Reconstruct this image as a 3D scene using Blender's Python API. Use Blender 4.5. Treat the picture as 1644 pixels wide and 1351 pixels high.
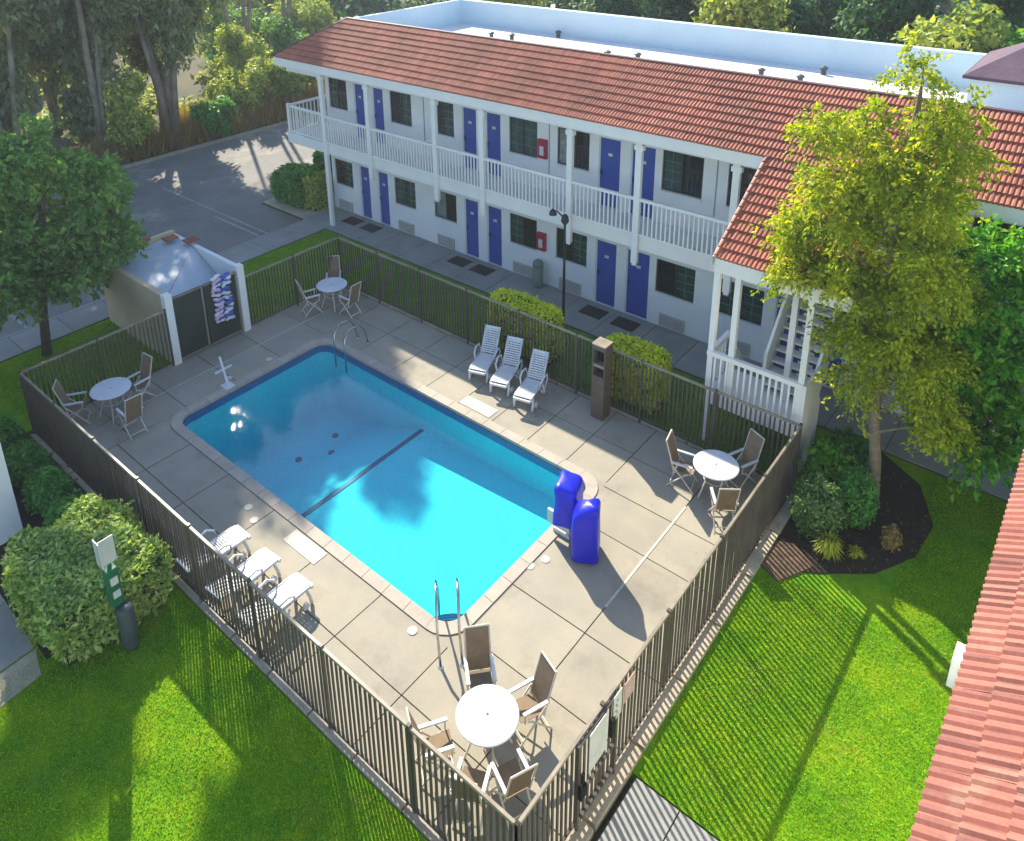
import bpy, math, random
import numpy as np
from mathutils import Vector, Matrix
R = math.radians
random.seed(7)
for o in list(bpy.data.objects): bpy.data.objects.remove(o)
scene = bpy.context.scene
COL = scene.collection

# ---------------------------------------------------------------- camera, sky, sun, exposure
cam_d = bpy.data.cameras.new("camera"); cam = bpy.data.objects.new("camera", cam_d); COL.objects.link(cam)
scene.camera = cam
yaw, pit, rol = 0.701365, -0.334111, -0.015123
fw = Vector((-math.sin(yaw)*math.cos(pit), math.cos(yaw)*math.cos(pit), math.sin(pit)))
rt = Vector((math.cos(yaw), math.sin(yaw), 0)); up = rt.cross(fw)
r2 = rt*math.cos(rol)+up*math.sin(rol); u2 = up*math.cos(rol)-rt*math.sin(rol)
M = Matrix((r2, u2, -fw)).transposed().to_4x4(); M.translation = Vector((21.015, -5.542, 13.879))
cam.matrix_world = M
cam_d.sensor_fit = 'HORIZONTAL'; cam_d.sensor_width = 36; cam_d.lens = 1268.06/1644*36
cam_d.shift_x = (822-789.91)/1644; cam_d.shift_y = -(675.5-252.87)/1644
cam_d.clip_start = 0.1; cam_d.clip_end = 1000

SUN = Vector((-2.41, 1.27, 1.95)).normalized()
world = bpy.data.worlds.new("World"); scene.world = world; world.use_nodes = True
wn = world.node_tree; wn.nodes.clear()
sky = wn.nodes.new('ShaderNodeTexSky'); sky.sky_type = 'NISHITA'; sky.sun_disc = False
sky.sun_elevation = math.asin(SUN.z); sky.sun_rotation = math.atan2(SUN.x, SUN.y)
sky.air_density = 1.0; sky.dust_density = 0.3; sky.ozone_density = 2.5
bg = wn.nodes.new('ShaderNodeBackground'); bg.inputs[1].default_value = 0.15
wo = wn.nodes.new('ShaderNodeOutputWorld')
wn.links.new(sky.outputs[0], bg.inputs[0]); wn.links.new(bg.outputs[0], wo.inputs[0])
sun_d = bpy.data.lights.new("sun", 'SUN'); sun_d.energy = 4.9; sun_d.angle = R(0.5); sun_d.color = (1.0, 0.92, 0.76)
sun = bpy.data.objects.new("sun", sun_d); COL.objects.link(sun)
sun.rotation_euler = SUN.to_track_quat('Z', 'Y').to_euler(); sun.location = (0, 0, 40)
scene.view_settings.view_transform = 'Standard'; scene.view_settings.look = 'None'
scene.view_settings.gamma = 1; scene.view_settings.use_curve_mapping = False
scene.view_settings.exposure = 1.25
scene.cycles.max_bounces = 8; scene.cycles.transparent_max_bounces = 12
scene.cycles.use_denoising = True

# ---------------------------------------------------------------- materials
def newmat(name):
    m = bpy.data.materials.new(name); m.use_nodes = True; nt = m.node_tree; nt.nodes.clear()
    out = nt.nodes.new('ShaderNodeOutputMaterial'); return m, nt, out
def noise(nt, scale, detail=4, rough=.6, coord='Object', vec=None):
    t = nt.nodes.new('ShaderNodeTexNoise'); t.inputs['Scale'].default_value = scale
    t.inputs['Detail'].default_value = detail; t.inputs['Roughness'].default_value = rough
    if vec is None:
        g = nt.nodes.new('ShaderNodeNewGeometry'); nt.links.new(g.outputs['Position'], t.inputs['Vector'])
    else: nt.links.new(vec, t.inputs['Vector'])
    return t.outputs['Fac']
def ramp(nt, fac, stops):
    r = nt.nodes.new('ShaderNodeValToRGB'); e = r.color_ramp.elements
    while len(e) < len(stops): e.new(.5)
    for i, (p, c) in enumerate(stops): e[i].position = p; e[i].color = (*c, 1)
    nt.links.new(fac, r.inputs[0]); return r.outputs[0]
def mix(nt, a, b, fac, mode='MIX'):
    m = nt.nodes.new('ShaderNodeMix'); m.data_type = 'RGBA'; m.blend_type = mode
    for s, v in ((m.inputs[0], fac), (m.inputs[6], a), (m.inputs[7], b)):
        if hasattr(v, 'links'): nt.links.new(v, s)
        else: s.default_value = v if isinstance(v, float) else (*v, 1)
    return m.outputs[2]
def surf(name, c, c2=None, scale=3.0, rough=.7, metal=0., bump=0., bscale=40., rnd=0., spec=.4, fine=.12, grime=None):
    """painted / mineral surface: two tones by broad noise, fine speckle, optional per-object variation"""
    m, nt, out = newmat(name); b = nt.nodes.new('ShaderNodeBsdfPrincipled')
    c2 = c2 or tuple(x*.82 for x in c)
    n1 = noise(nt, scale, 5, .62)
    col = ramp(nt, n1, [(.32, c2), (.66, c)])
    if fine:
        n2 = noise(nt, bscale, 3, .7)
        g = ramp(nt, n2, [(.25, (1-fine*2,)*3), (.75, (1+fine*.6,)*3)])
        col = mix(nt, col, g, 1.0, 'MULTIPLY')
    if grime:
        n3 = noise(nt, grime[0], 6, .7)
        f = ramp(nt, n3, [(grime[1], (0, 0, 0)), (grime[1]+.14, (1, 1, 1))])
        col = mix(nt, col, mix(nt, col, grime[2], 1.0, 'MULTIPLY'), f)
    if rnd:
        oi = nt.nodes.new('ShaderNodeObjectInfo')
        g = ramp(nt, oi.outputs['Random'], [(0, (1-rnd,)*3), (1, (1+rnd,)*3)])
        col = mix(nt, col, g, 1.0, 'MULTIPLY')
    nt.links.new(col, b.inputs['Base Color'])
    b.inputs['Roughness'].default_value = rough; b.inputs['Metallic'].default_value = metal
    b.inputs['Specular IOR Level'].default_value = spec
    if bump:
        n4 = noise(nt, bscale, 4, .6)
        bp = nt.nodes.new('ShaderNodeBump'); bp.inputs['Strength'].default_value = bump; bp.inputs['Distance'].default_value = .02
        nt.links.new(n4, bp.inputs['Height']); nt.links.new(bp.outputs[0], b.inputs['Normal'])
    nt.links.new(b.outputs[0], out.inputs[0]); return m
def leafmat(name, dark, mid, light, trans=.35, nscale=.9, rough=.55):
    m, nt, out = newmat(name)
    g = nt.nodes.new('ShaderNodeNewGeometry')
    rnd = g.outputs['Random Per Island']
    n = noise(nt, nscale, 3, .6)
    ad = nt.nodes.new('ShaderNodeMath'); ad.operation = 'ADD'
    mu = nt.nodes.new('ShaderNodeMath'); mu.operation = 'MULTIPLY'; mu.inputs[1].default_value = .45
    nt.links.new(rnd, mu.inputs[0]); nt.links.new(mu.outputs[0], ad.inputs[0])
    mu2 = nt.nodes.new('ShaderNodeMath'); mu2.operation = 'MULTIPLY'; mu2.inputs[1].default_value = .6
    nt.links.new(n, mu2.inputs[0]); nt.links.new(mu2.outputs[0], ad.inputs[1])
    col = ramp(nt, ad.outputs[0], [(.22, dark), (.52, mid), (.8, light)])
    d = nt.nodes.new('ShaderNodeBsdfPrincipled'); d.inputs['Roughness'].default_value = rough; d.inputs['Specular IOR Level'].default_value = .25
    t = nt.nodes.new('ShaderNodeBsdfTranslucent')
    nt.links.new(col, d.inputs['Base Color'])
    tc = mix(nt, col, (1.5, 1.45, .5), 1.0, 'MULTIPLY'); nt.links.new(tc, t.inputs[0])
    ms = nt.nodes.new('ShaderNodeMixShader'); ms.inputs[0].default_value = trans
    nt.links.new(d.outputs[0], ms.inputs[1]); nt.links.new(t.outputs[0], ms.inputs[2])
    nt.links.new(ms.outputs[0], out.inputs[0]); return m

MT = {}
MT['slab'] = surf('deck_concrete', (.37, .325, .245), (.30, .27, .21), .9, .85, bump=.15, bscale=55, rnd=.05, grime=(.55, .54, (.80, .79, .79)))
MT['joint'] = surf('joint_filler', (.12, .10, .08), None, 5, .95)
MT['coping'] = surf('coping_stone', (.45, .385, .31), (.37, .32, .26), 2, .8, rnd=.06, bscale=60, grime=(1.3, .62, (.7, .7, .68)))
MT['panel'] = surf('pale_deck_paint', (.62, .56, .47), (.5, .46, .38), 6, .8, grime=(5, .55, (.75, .72, .68)))
MT['walk'] = surf('walkway_concrete', (.33, .32, .29), (.26, .255, .235), 1.1, .85, bump=.15, bscale=50, rnd=.05, grime=(.6, .58, (.75, .75, .75)))
MT['curb'] = surf('mow_strip_concrete', (.44, .37, .27), (.33, .28, .20), 2.5, .85, rnd=.1, bscale=40, grime=(3, .58, (.6, .58, .5)))
MT['asphalt'] = surf('asphalt', (.26, .24, .215), (.19, .18, .16), .5, .9, bump=.3, bscale=70, fine=.22, grime=(.35, .55, (1.7, 1.65, 1.5)))
MT['line'] = surf('road_paint', (.5, .49, .45), (.25, .25, .24), 7, .8, bscale=60, fine=.3)
MT['ground'] = surf('rough_ground', (.12, .10, .045), (.06, .065, .025), .25, .95, bscale=8, fine=.3)
MT['soil'] = surf('mulch', (.045, .028, .016), (.018, .012, .008), 4, .95, bump=.8, bscale=30, fine=.35)
MT['drysoil'] = surf('bark_chips', (.20, .125, .075), (.09, .055, .035), 5, .95, bump=.6, bscale=40, fine=.35)
MT['white'] = surf('white_paint', (.80, .78, .72), (.74, .72, .67), .8, .6, bump=.05, bscale=60, fine=.03, grime=(1.7, .66, (.82, .80, .74)))
MT['stucco'] = surf('white_stucco', (.80, .79, .76), (.72, .71, .69), .7, .85, bump=.25, bscale=120, fine=.04, grime=(.9, .63, (.82, .8, .76)))
MT['tan'] = surf('tan_stucco', (.60, .48, .30), (.50, .40, .25), .9, .85, bump=.2, bscale=80, fine=.06)
MT['roofwhite'] = surf('roof_membrane', (.80, .75, .72), (.66, .62, .60), .3, .7, bscale=10, fine=.05, grime=(.35, .6, (.85, .84, .84)))
MT['parapet'] = surf('parapet_shade_blue', (.64, .76, .79), (.55, .68, .73), .35, .7, bscale=14, fine=.05, grime=(.4, .6, (.85, .88, .9)))  # white walls; the blue of their shade is put into the colour
MT['cap'] = surf('ridge_metal', (.13, .045, .035), (.09, .03, .028), 2, .6)
MT['door'] = surf('blue_door_paint', (.03, .075, .34), (.024, .06, .29), 1.5, .45, fine=.04)
MT['blue'] = surf('blue_vinyl', (.012, .018, .62), (.010, .013, .50), 2.2, .38, fine=.03, bump=.5, bscale=5)
MT['red'] = surf('red_paint', (.42, .01, .05), None, 3, .4)
MT['frame'] = surf('bronze_window_frame', (.035, .035, .03), None, 3, .45)
MT['curtain'] = surf('green_curtain_glass', (.035, .085, .072), (.012, .035, .03), 4, .12, fine=.1, spec=.8)
MT['roomdark'] = surf('dark_room_pane', (.006, .008, .009), (.012, .014, .016), 3, .06, fine=.0, spec=.8)  # near-black pane stands in for the unlit room behind an open sash
MT['lightcurtain'] = surf('pale_curtain_glass', (.30, .31, .29), (.12, .13, .13), 5, .2, fine=.1)
MT['grille'] = surf('unit_grille', (.50, .47, .40), (.42, .40, .34), 3, .6)
MT['fence'] = surf('bronze_fence_paint', (.095, .078, .058), (.062, .052, .042), 2, .42, rnd=.12, bscale=80)
MT['rail'] = surf('sunlit_rail_tan', (.33, .27, .20), (.20, .165, .12), 2.2, .42, bscale=50)  # paler than the pickets: sunlight on the top rail put into the colour
MT['mat'] = surf('rubber_mat', (.035, .035, .032), None, 9, .95, fine=.2)
MT['plastic'] = surf('white_resin', (.66, .66, .66), (.58, .58, .58), 3, .35, fine=.03)
MT['chairmetal'] = surf('cream_chair_tube', (.72, .66, .55), (.6, .54, .44), 4, .4)
MT['sling'] = surf('brown_sling', (.27, .19, .115), (.21, .145, .085), 6, .8, fine=.15, bscale=120)
MT['tabletop'] = surf('white_table_laminate', (.66, .66, .67), (.60, .60, .62), 3, .22, fine=.02)
MT['steel'] = surf('stainless', (.62, .62, .60), None, 3, .18, metal=1.)
MT['binbrown'] = surf('bin_pebble_brown', (.15, .105, .075), (.10, .07, .05), 4, .6, fine=.12)
MT['black'] = surf('black_opening', (.004, .004, .004), None, 3, .9)
MT['darkmetal'] = surf('dark_lamp_metal', (.015, .02, .02), None, 3, .5)
MT['gategreen'] = surf('dark_gate_sheet', (.035, .045, .03), (.022, .03, .02), 1.5, .6)
MT['canvas'] = surf('grey_blue_sheet', (.50, .54, .58), (.40, .45, .50), .8, .6)
MT['greenplastic'] = surf('green_plastic', (.01, .16, .07), (.008, .10, .05), 4, .4)
MT['greybin'] = surf('grey_bin', (.06, .09, .09), (.045, .06, .06), 3, .5)
MT['greygreen'] = surf('grey_green_plastic', (.16, .24, .19), None, 3, .5)
MT['signwhite'] = surf('sign_white', (.62, .62, .60), (.52, .53, .5), 5, .5)
MT['pink'] = surf('faded_pink_sign', (.60, .36, .34), (.5, .3, .28), 4, .5)
MT['towelw'] = surf('white_towel', (.75, .74, .78), None, 6, .9)
MT['towelb'] = surf('blue_towel', (.06, .10, .42), (.1, .14, .5), 9, .9)
MT['towelp'] = surf('pink_towel', (.72, .45, .62), (.6, .4, .6), 9, .9)
MT['bark'] = surf('pale_bark', (.34, .26, .18), (.20, .15, .10), 6, .9, bump=.6, bscale=25, fine=.2)
MT['bark2'] = surf('brown_bark', (.16, .11, .07), (.09, .06, .04), 6, .9, bump=.6, bscale=25, fine=.2)
MT['eucbark'] = surf('eucalyptus_bark', (.36, .30, .22), (.17, .13, .09), 1.2, .9, fine=.2)
MT['core'] = surf('dark_plant_core', (.02, .022, .008), None, 6, .95)  # near-black solid core: shade between the leaves, blocks seeing through
MT['poolwall'] = surf('pool_plaster', (.05, .68, .68), (.04, .62, .65), .8, .8, bscale=9, fine=.08)
MT['tileband'] = surf('waterline_tile', (.05, .17, .34), (.04, .13, .28), 8, .3)
MT['lane'] = surf('dark_floor_tile', (.01, .06, .16), None, 8, .5)
MT['purple'] = surf('slate_purple_roof', (.13, .075, .10), (.09, .05, .075), 2, .8, bump=.4, bscale=12)
MT['brownstone'] = surf('tan_rock', (.36, .24, .11), (.25, .15, .07), 9, .9, bump=.5, bscale=30, fine=.2)

def tilemat(name, base, base2, amt):
    m, nt, out = newmat(name); b = nt.nodes.new('ShaderNodeBsdfPrincipled')
    g = nt.nodes.new('ShaderNodeNewGeometry')
    ad = nt.nodes.new('ShaderNodeMath'); ad.operation = 'FRACT'
    oi = nt.nodes.new('ShaderNodeObjectInfo'); s = nt.nodes.new('ShaderNodeMath'); s.operation = 'ADD'
    nt.links.new(oi.outputs['Random'], s.inputs[0]); nt.links.new(g.outputs['Random Per Island'], s.inputs[1]); nt.links.new(s.outputs[0], ad.inputs[0])
    c = ramp(nt, ad.outputs[0], [(0, base2), (.5, base), (1, tuple(x*1.25 for x in base))])
    n = noise(nt, .6, 5, .65); c = mix(nt, c, ramp(nt, n, [(.35, (1-amt,)*3), (.65, (1.1, 1.08, 1.05))]), 1.0, 'MULTIPLY')
    n2 = noise(nt, 30, 4, .7); c = mix(nt, c, ramp(nt, n2, [(.3, (.8, .8, .8)), (.7, (1.1, 1.1, 1.1))]), 1.0, 'MULTIPLY')
    n3 = noise(nt, 2.2, 4, .7); c = mix(nt, c, (.36, .26, .17), ramp(nt, n3, [(.56, (0, 0, 0)), (.78, (.4,)*3)]))
    nt.links.new(c, b.inputs['Base Color']); b.inputs['Roughness'].default_value = .78
    bp = nt.nodes.new('ShaderNodeBump'); bp.inputs['Strength'].default_value = .2; bp.inputs['Distance'].default_value = .01
    nt.links.new(n2, bp.inputs['Height']); nt.links.new(bp.outputs[0], b.inputs['Normal'])
    nt.links.new(b.outputs[0], out.inputs[0]); return m
MT['tile'] = tilemat('terracotta_tile', (.40, .125, .07), (.30, .09, .055), .25)
MT['tilenear'] = tilemat('salmon_tile', (.37, .12, .08), (.23, .075, .055), .35)

def water_mat():
    m, nt, out = newmat('pool_water')
    tr = nt.nodes.new('ShaderNodeBsdfTransparent'); tr.inputs[0].default_value = (.80, .97, .99, 1)
    gl = nt.nodes.new('ShaderNodeBsdfGlossy'); gl.inputs['Roughness'].default_value = .03
    # Schlick reflectance, the same from above and below (no internal mirror for the light that goes down)
    ge = nt.nodes.new('ShaderNodeNewGeometry'); dt = nt.nodes.new('ShaderNodeVectorMath'); dt.operation = 'DOT_PRODUCT'
    nt.links.new(ge.outputs['Incoming'], dt.inputs[0])
    def mth(op, a, b=None):
        n_ = nt.nodes.new('ShaderNodeMath'); n_.operation = op
        for i_, v_ in enumerate((a, b)):
            if v_ is None: continue
            if hasattr(v_, 'links'): nt.links.new(v_, n_.inputs[i_])
            else: n_.inputs[i_].default_value = v_
        return n_.outputs[0]
    bp = nt.nodes.new('ShaderNodeBump'); bp.inputs['Strength'].default_value = .035; bp.inputs['Distance'].default_value = .04
    nt.links.new(noise(nt, 5, 3, .5), bp.inputs['Height'])
    nt.links.new(bp.outputs[0], gl.inputs['Normal']); nt.links.new(bp.outputs[0], dt.inputs[1])
    fr_ = mth('ADD', mth('MULTIPLY', mth('POWER', mth('SUBTRACT', 1.0, mth('ABSOLUTE', dt.outputs['Value'])), 5.0), .98), .02)
    ms = nt.nodes.new('ShaderNodeMixShader')
    nt.links.new(fr_, ms.inputs[0]); nt.links.new(tr.outputs[0], ms.inputs[1]); nt.links.new(gl.outputs[0], ms.inputs[2])
    nt.links.new(ms.outputs[0], out.inputs[0])
    ab = nt.nodes.new('ShaderNodeVolumeAbsorption'); ab.inputs['Color'].default_value = (.08, .80, .97, 1); ab.inputs['Density'].default_value = .20
    nt.links.new(ab.outputs[0], out.inputs['Volume']); return m
MT['water'] = water_mat()

def lawnmat(name, a, b_, c):
    m, nt, out = newmat(name); b = nt.nodes.new('ShaderNodeBsdfPrincipled')
    col = ramp(nt, noise(nt, 1.1, 6, .65), [(.3, a), (.5, b_), (.72, c)])
    col = mix(nt, col, ramp(nt, noise(nt, 26, 4, .75), [(.3, (.55, .6, .5)), (.7, (1.25, 1.2, 1.1))]), 1.0, 'MULTIPLY')
    col = mix(nt, col, (.22, .20, .04), ramp(nt, noise(nt, .8, 7, .75), [(.56, (0, 0, 0)), (.74, (.75,)*3)]))
    nt.links.new(col, b.inputs['Base Color']); b.inputs['Roughness'].default_value = .9; b.inputs['Specular IOR Level'].default_value = .1
    bp = nt.nodes.new('ShaderNodeBump'); bp.inputs['Strength'].default_value = .8; bp.inputs['Distance'].default_value = .04
    nt.links.new(noise(nt, 30, 4, .7), bp.inputs['Height']); nt.links.new(bp.outputs[0], b.inputs['Normal'])
    nt.links.new(b.outputs[0], out.inputs[0]); return m
MT['lawn'] = lawnmat('lawn', (.06, .20, .004), (.13, .31, .005), (.26, .37, .008))
MT['blade'] = leafmat('grass_blades', (.07, .22, .003), (.22, .40, .006), (.44, .50, .014), .4, .9)
MT['birch'] = leafmat('birch_leaf', (.08, .18, .01), (.31, .38, .015), (.62, .60, .03), .45, .9)
MT['green'] = leafmat('green_leaf', (.03, .16, .01), (.09, .32, .02), (.26, .44, .03), .35, .8)
MT['treeleaf'] = leafmat('street_tree_leaf', (.06, .15, .04), (.13, .27, .06), (.25, .38, .08), .35, .7)
MT['euc'] = leafmat('eucalyptus_leaf', (.11, .15, .08), (.22, .27, .14), (.38, .40, .19), .5, .3)
MT['shrublit'] = leafmat('yellow_green_shrub', (.13, .19, .03), (.34, .42, .07), (.56, .58, .14), .35, .35)
MT['darkleaf'] = leafmat('dark_evergreen_leaf', (.015, .06, .03), (.04, .13, .05), (.10, .22, .06), .35, .25)
MT['drygrass'] = leafmat('dry_grass', (.16, .10, .03), (.28, .18, .06), (.38, .29, .10), .3, .5)
MT['hedge'] = leafmat('sunlit_variegated_leaf', (.11, .23, .05), (.30, .43, .10), (.62, .66, .26), .4, 1.6)  # variegated leaf, lightened for sunlight that misses this hedge
MT['hedgegold'] = leafmat('sunlit_golden_leaf', (.34, .40, .015), (.62, .68, .03), (.8, .84, .08), .5, 1.5)  # yellow-green leaf, brightened as if sunlit although the eave shades it
MT['bushdark'] = leafmat('dark_bush_leaf', (.03, .15, .03), (.08, .27, .04), (.18, .38, .07), .35, 1.5)
MT['bushround'] = leafmat('round_bush_leaf', (.02, .10, .02), (.08, .20, .04), (.30, .34, .14), .25, 1.8)
MT['tuft'] = leafmat('tuft_grass', (.15, .22, .01), (.32, .36, .02), (.5, .5, .06), .35, 3)

# ---------------------------------------------------------------- mesh helpers
class MB:
    def __init__(s): s.v = []; s.f = []; s.smooth = False
    def quad(s, *p):
        n = len(s.v); s.v += [tuple(q) for q in p]; s.f.append(tuple(range(n, n+len(p)))); return s
    def box(s, x0, y0, z0, x1, y1, z1):
        x0, x1 = sorted((x0, x1)); y0, y1 = sorted((y0, y1)); z0, z1 = sorted((z0, z1))
        n = len(s.v); s.v += [(x0,y0,z0),(x1,y0,z0),(x1,y1,z0),(x0,y1,z0),(x0,y0,z1),(x1,y0,z1),(x1,y1,z1),(x0,y1,z1)]
        s.f += [tuple(n+i for i in q) for q in ((0,3,2,1),(4,5,6,7),(0,1,5,4),(1,2,6,5),(2,3,7,6),(3,0,4,7))]; return s
    def prism(s, poly, z0, z1):
        n = len(s.v); k = len(poly)
        a = sum(poly[i][0]*poly[(i+1)%k][1]-poly[(i+1)%k][0]*poly[i][1] for i in range(k))
        if a < 0: poly = poly[::-1]
        s.v += [(p[0], p[1], z0) for p in poly]+[(p[0], p[1], z1) for p in poly]
        s.f.append(tuple(range(n+k-1, n-1, -1))); s.f.append(tuple(range(n+k, n+2*k)))
        s.f += [(n+i, n+(i+1)%k, n+k+(i+1)%k, n+k+i) for i in range(k)]; return s
    def tube(s, pts, r, n=6, caps=True):
        pts = [Vector(p) for p in pts]; rs = r if isinstance(r, (list, tuple)) else [r]*len(pts)
        base = len(s.v)
        for i, p in enumerate(pts):
            d = (pts[min(i+1, len(pts)-1)]-pts[max(i-1, 0)]).normalized()
            a = d.cross(Vector((0, 0, 1)) if abs(d.z) < .9 else Vector((1, 0, 0))).normalized(); b = d.cross(a)
            for k in range(n):
                t = 2*math.pi*k/n+math.pi/n; q = p+(a*math.cos(t)+b*math.sin(t))*rs[i]; s.v.append(tuple(q))
        for i in range(len(pts)-1):
            for k in range(n):
                k2 = (k+1) % n; s.f.append((base+i*n+k, base+i*n+k2, base+(i+1)*n+k2, base+(i+1)*n+k))
        if caps:
            s.f.append(tuple(base+k for k in range(n-1, -1, -1))); s.f.append(tuple(base+(len(pts)-1)*n+k for k in range(n)))
        return s
    def bar(s, a, b, w, h=None):
        """square bar from a to b"""
        return s.tube([a, b], (w if h is None else (w+h)/2)*.7071, 4)
    def lathe(s, prof, n=24, c=(0, 0, 0)):
        base = len(s.v)
        for (r, z) in prof:
            for k in range(n):
                t = 2*math.pi*k/n; s.v.append((c[0]+r*math.cos(t), c[1]+r*math.sin(t), c[2]+z))
        for i in range(len(prof)-1):
            for k in range(n):
                k2 = (k+1) % n; s.f.append((base+i*n+k, base+i*n+k2, base+(i+1)*n+k2, base+(i+1)*n+k))
        s.f.append(tuple(base+k for k in range(n-1, -1, -1))); s.f.append(tuple(base+(len(prof)-1)*n+k for k in range(n)))
        return s
    def xf(s, M_):
        s.v = [tuple(M_ @ Vector(p)) for p in s.v]; return s

def tomesh(mb, name, mat, smooth=False):
    me = bpy.data.meshes.new(name); me.from_pydata(mb.v, [], mb.f); me.materials.append(mat)
    if smooth: me.polygons.foreach_set('use_smooth', [True]*len(me.polygons))
    me.update(); return me
def ob(name, me, parent=None, loc=(0, 0, 0)):
    o = bpy.data.objects.new(name, me); COL.objects.link(o); o.location = loc
    if parent: o.parent = parent
    return o
def obj(name, mb, mat, parent=None, loc=None, smooth=False, bevel=0):
    """mesh written in world coordinates; placed so that its origin is the parent's (or loc)"""
    if loc is None and parent is not None:
        p = parent; off = Vector((0, 0, 0))
        while p is not None: off += p.location; p = p.parent
        mb.v = [(x-off.x, y-off.y, z-off.z) for x, y, z in mb.v]; loc = (0, 0, 0)
    o = ob(name, tomesh(mb, name, mat, smooth), parent, loc or (0, 0, 0))
    if bevel:
        b = o.modifiers.new('bevel', 'BEVEL'); b.width = bevel; b.segments = 2; b.limit_method = 'ANGLE'
    return o
def thing(name, label, cat, loc=(0, 0, 0), group=None, rz=0):
    o = bpy.data.objects.new(name, None); COL.objects.link(o); o.location = loc; o.rotation_euler = (0, 0, rz)
    o.empty_display_size = .2
    o['label'] = label; o['category'] = cat
    if group: o['group'] = group
    return o
def tag(o, label, cat, group=None):
    o['label'] = label; o['category'] = cat
    if group: o['group'] = group
    return o
def struct(name, mb, mat, parent=None):
    o = obj(name, mb, mat, parent); o['kind'] = 'structure'; return o
def copy_tree(o, parent=None):
    c = o.copy(); COL.objects.link(c); c.parent = parent
    for ch in list(o.children): copy_tree(ch, c)
    return c

def leafmesh(name, mat, clumps, n, size, seed=1, droop=.3, shell=.35, aspect=1.8):
    """clumps: (x,y,z,rx,ry,rz,weight); each leaf is one small bent quad"""
    rg = np.random.default_rng(seed); cl = np.array([list(c)+[1]*(7-len(c)) for c in clumps], float)
    w = cl[:, 6]*(cl[:, 3]*cl[:, 4]*cl[:, 5])**.667; idx = rg.choice(len(cl), n, p=w/w.sum()); c = cl[idx]
    d = rg.normal(size=(n, 3)); d /= np.linalg.norm(d, axis=1)[:, None]
    rad = 1-shell*rg.random(n)**1.4
    wob = 1+.22*np.sin(d[:, 0]*7+c[:, 0]*3)*np.cos(d[:, 1]*6+c[:, 1]*5)+.12*np.sin(d[:, 2]*13+idx)
    pos = c[:, :3]+d*c[:, 3:6]*(rad*wob)[:, None]
    nrm = d+rg.normal(size=(n, 3))*.75+np.array([0, 0, .25]); nrm /= np.linalg.norm(nrm, axis=1)[:, None]
    t = rg.normal(size=(n, 3)); t[:, 2] -= droop*2.5; t -= nrm*(t*nrm).sum(1)[:, None]; t /= np.linalg.norm(t, axis=1)[:, None]
    b = np.cross(nrm, t); s = (size*(.6+.8*rg.random(n)))[:, None]
    V = np.stack([pos, pos+t*s*aspect*.5+b*s*.42, pos+t*s*aspect-nrm*s*.25, pos+t*s*aspect*.5-b*s*.42], 1).reshape(-1, 3)
    me = bpy.data.meshes.new(name); me.vertices.add(4*n); me.vertices.foreach_set('co', V.ravel())
    me.loops.add(4*n); me.loops.foreach_set('vertex_index', np.arange(4*n, dtype=np.int32))
    me.polygons.add(n); me.polygons.foreach_set('loop_start', np.arange(0, 4*n, 4, dtype=np.int32))
    me.polygons.foreach_set('loop_total', np.full(n, 4, np.int32)); me.materials.append(mat); me.update(); me.validate(); return me
def boxleaves(name, mat, x0, y0, z0, x1, y1, z1, n, size, seed=1, rough=.08, rnd=.25):
    """leaves on the faces of a clipped hedge (rounded box)"""
    rg = np.random.default_rng(seed); d = rg.uniform(-1, 1, (n, 3)); face = rg.random(n)
    A = np.array([(x1-x0)*(y1-y0), (x1-x0)*(z1-z0)*2, (y1-y0)*(z1-z0)*2]); A = np.cumsum(A/A.sum())
    ax = np.where(face < A[0], 2, np.where(face < A[1], 1, 0))
    sg = np.where(rg.random(n) < .5, -1., 1.); sg[ax == 2] = 1
    d[np.arange(n), ax] = sg*(1-rg.random(n)*.12)
    p4 = (np.abs(d)**5).sum(1)**(1/5); d2 = d/np.maximum(p4, 1)[:, None]
    c = np.array([(x0+x1)/2, (y0+y1)/2, (z0+z1)/2]); h = np.array([(x1-x0)/2, (y1-y0)/2, (z1-z0)/2])
    pos = c+d2*h+rg.normal(size=(n, 3))*rough*.35
    pos += (rough*np.sin(pos[:, 0]*4.1+pos[:, 2]*3)*np.cos(pos[:, 1]*5.3))[:, None]*d2
    nr = np.zeros((n, 3)); nr[np.arange(n), ax] = sg; nrm = nr+rg.normal(size=(n, 3))*.6; nrm /= np.linalg.norm(nrm, axis=1)[:, None]
    t = rg.normal(size=(n, 3)); t -= nrm*(t*nrm).sum(1)[:, None]; t /= np.linalg.norm(t, axis=1)[:, None]
    b = np.cross(nrm, t); s = (size*(.6+.8*rg.random(n)))[:, None]
    V = np.stack([pos, pos+t*s*.8+b*s*.4, pos+t*s*1.6, pos+t*s*.8-b*s*.4], 1).reshape(-1, 3)
    me = bpy.data.meshes.new(name); me.vertices.add(4*n); me.vertices.foreach_set('co', V.ravel())
    me.loops.add(4*n); me.loops.foreach_set('vertex_index', np.arange(4*n, dtype=np.int32))
    me.polygons.add(n); me.polygons.foreach_set('loop_start', np.arange(0, 4*n, 4, dtype=np.int32))
    me.polygons.foreach_set('loop_total', np.full(n, 4, np.int32)); me.materials.append(mat); me.update(); return me
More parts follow.
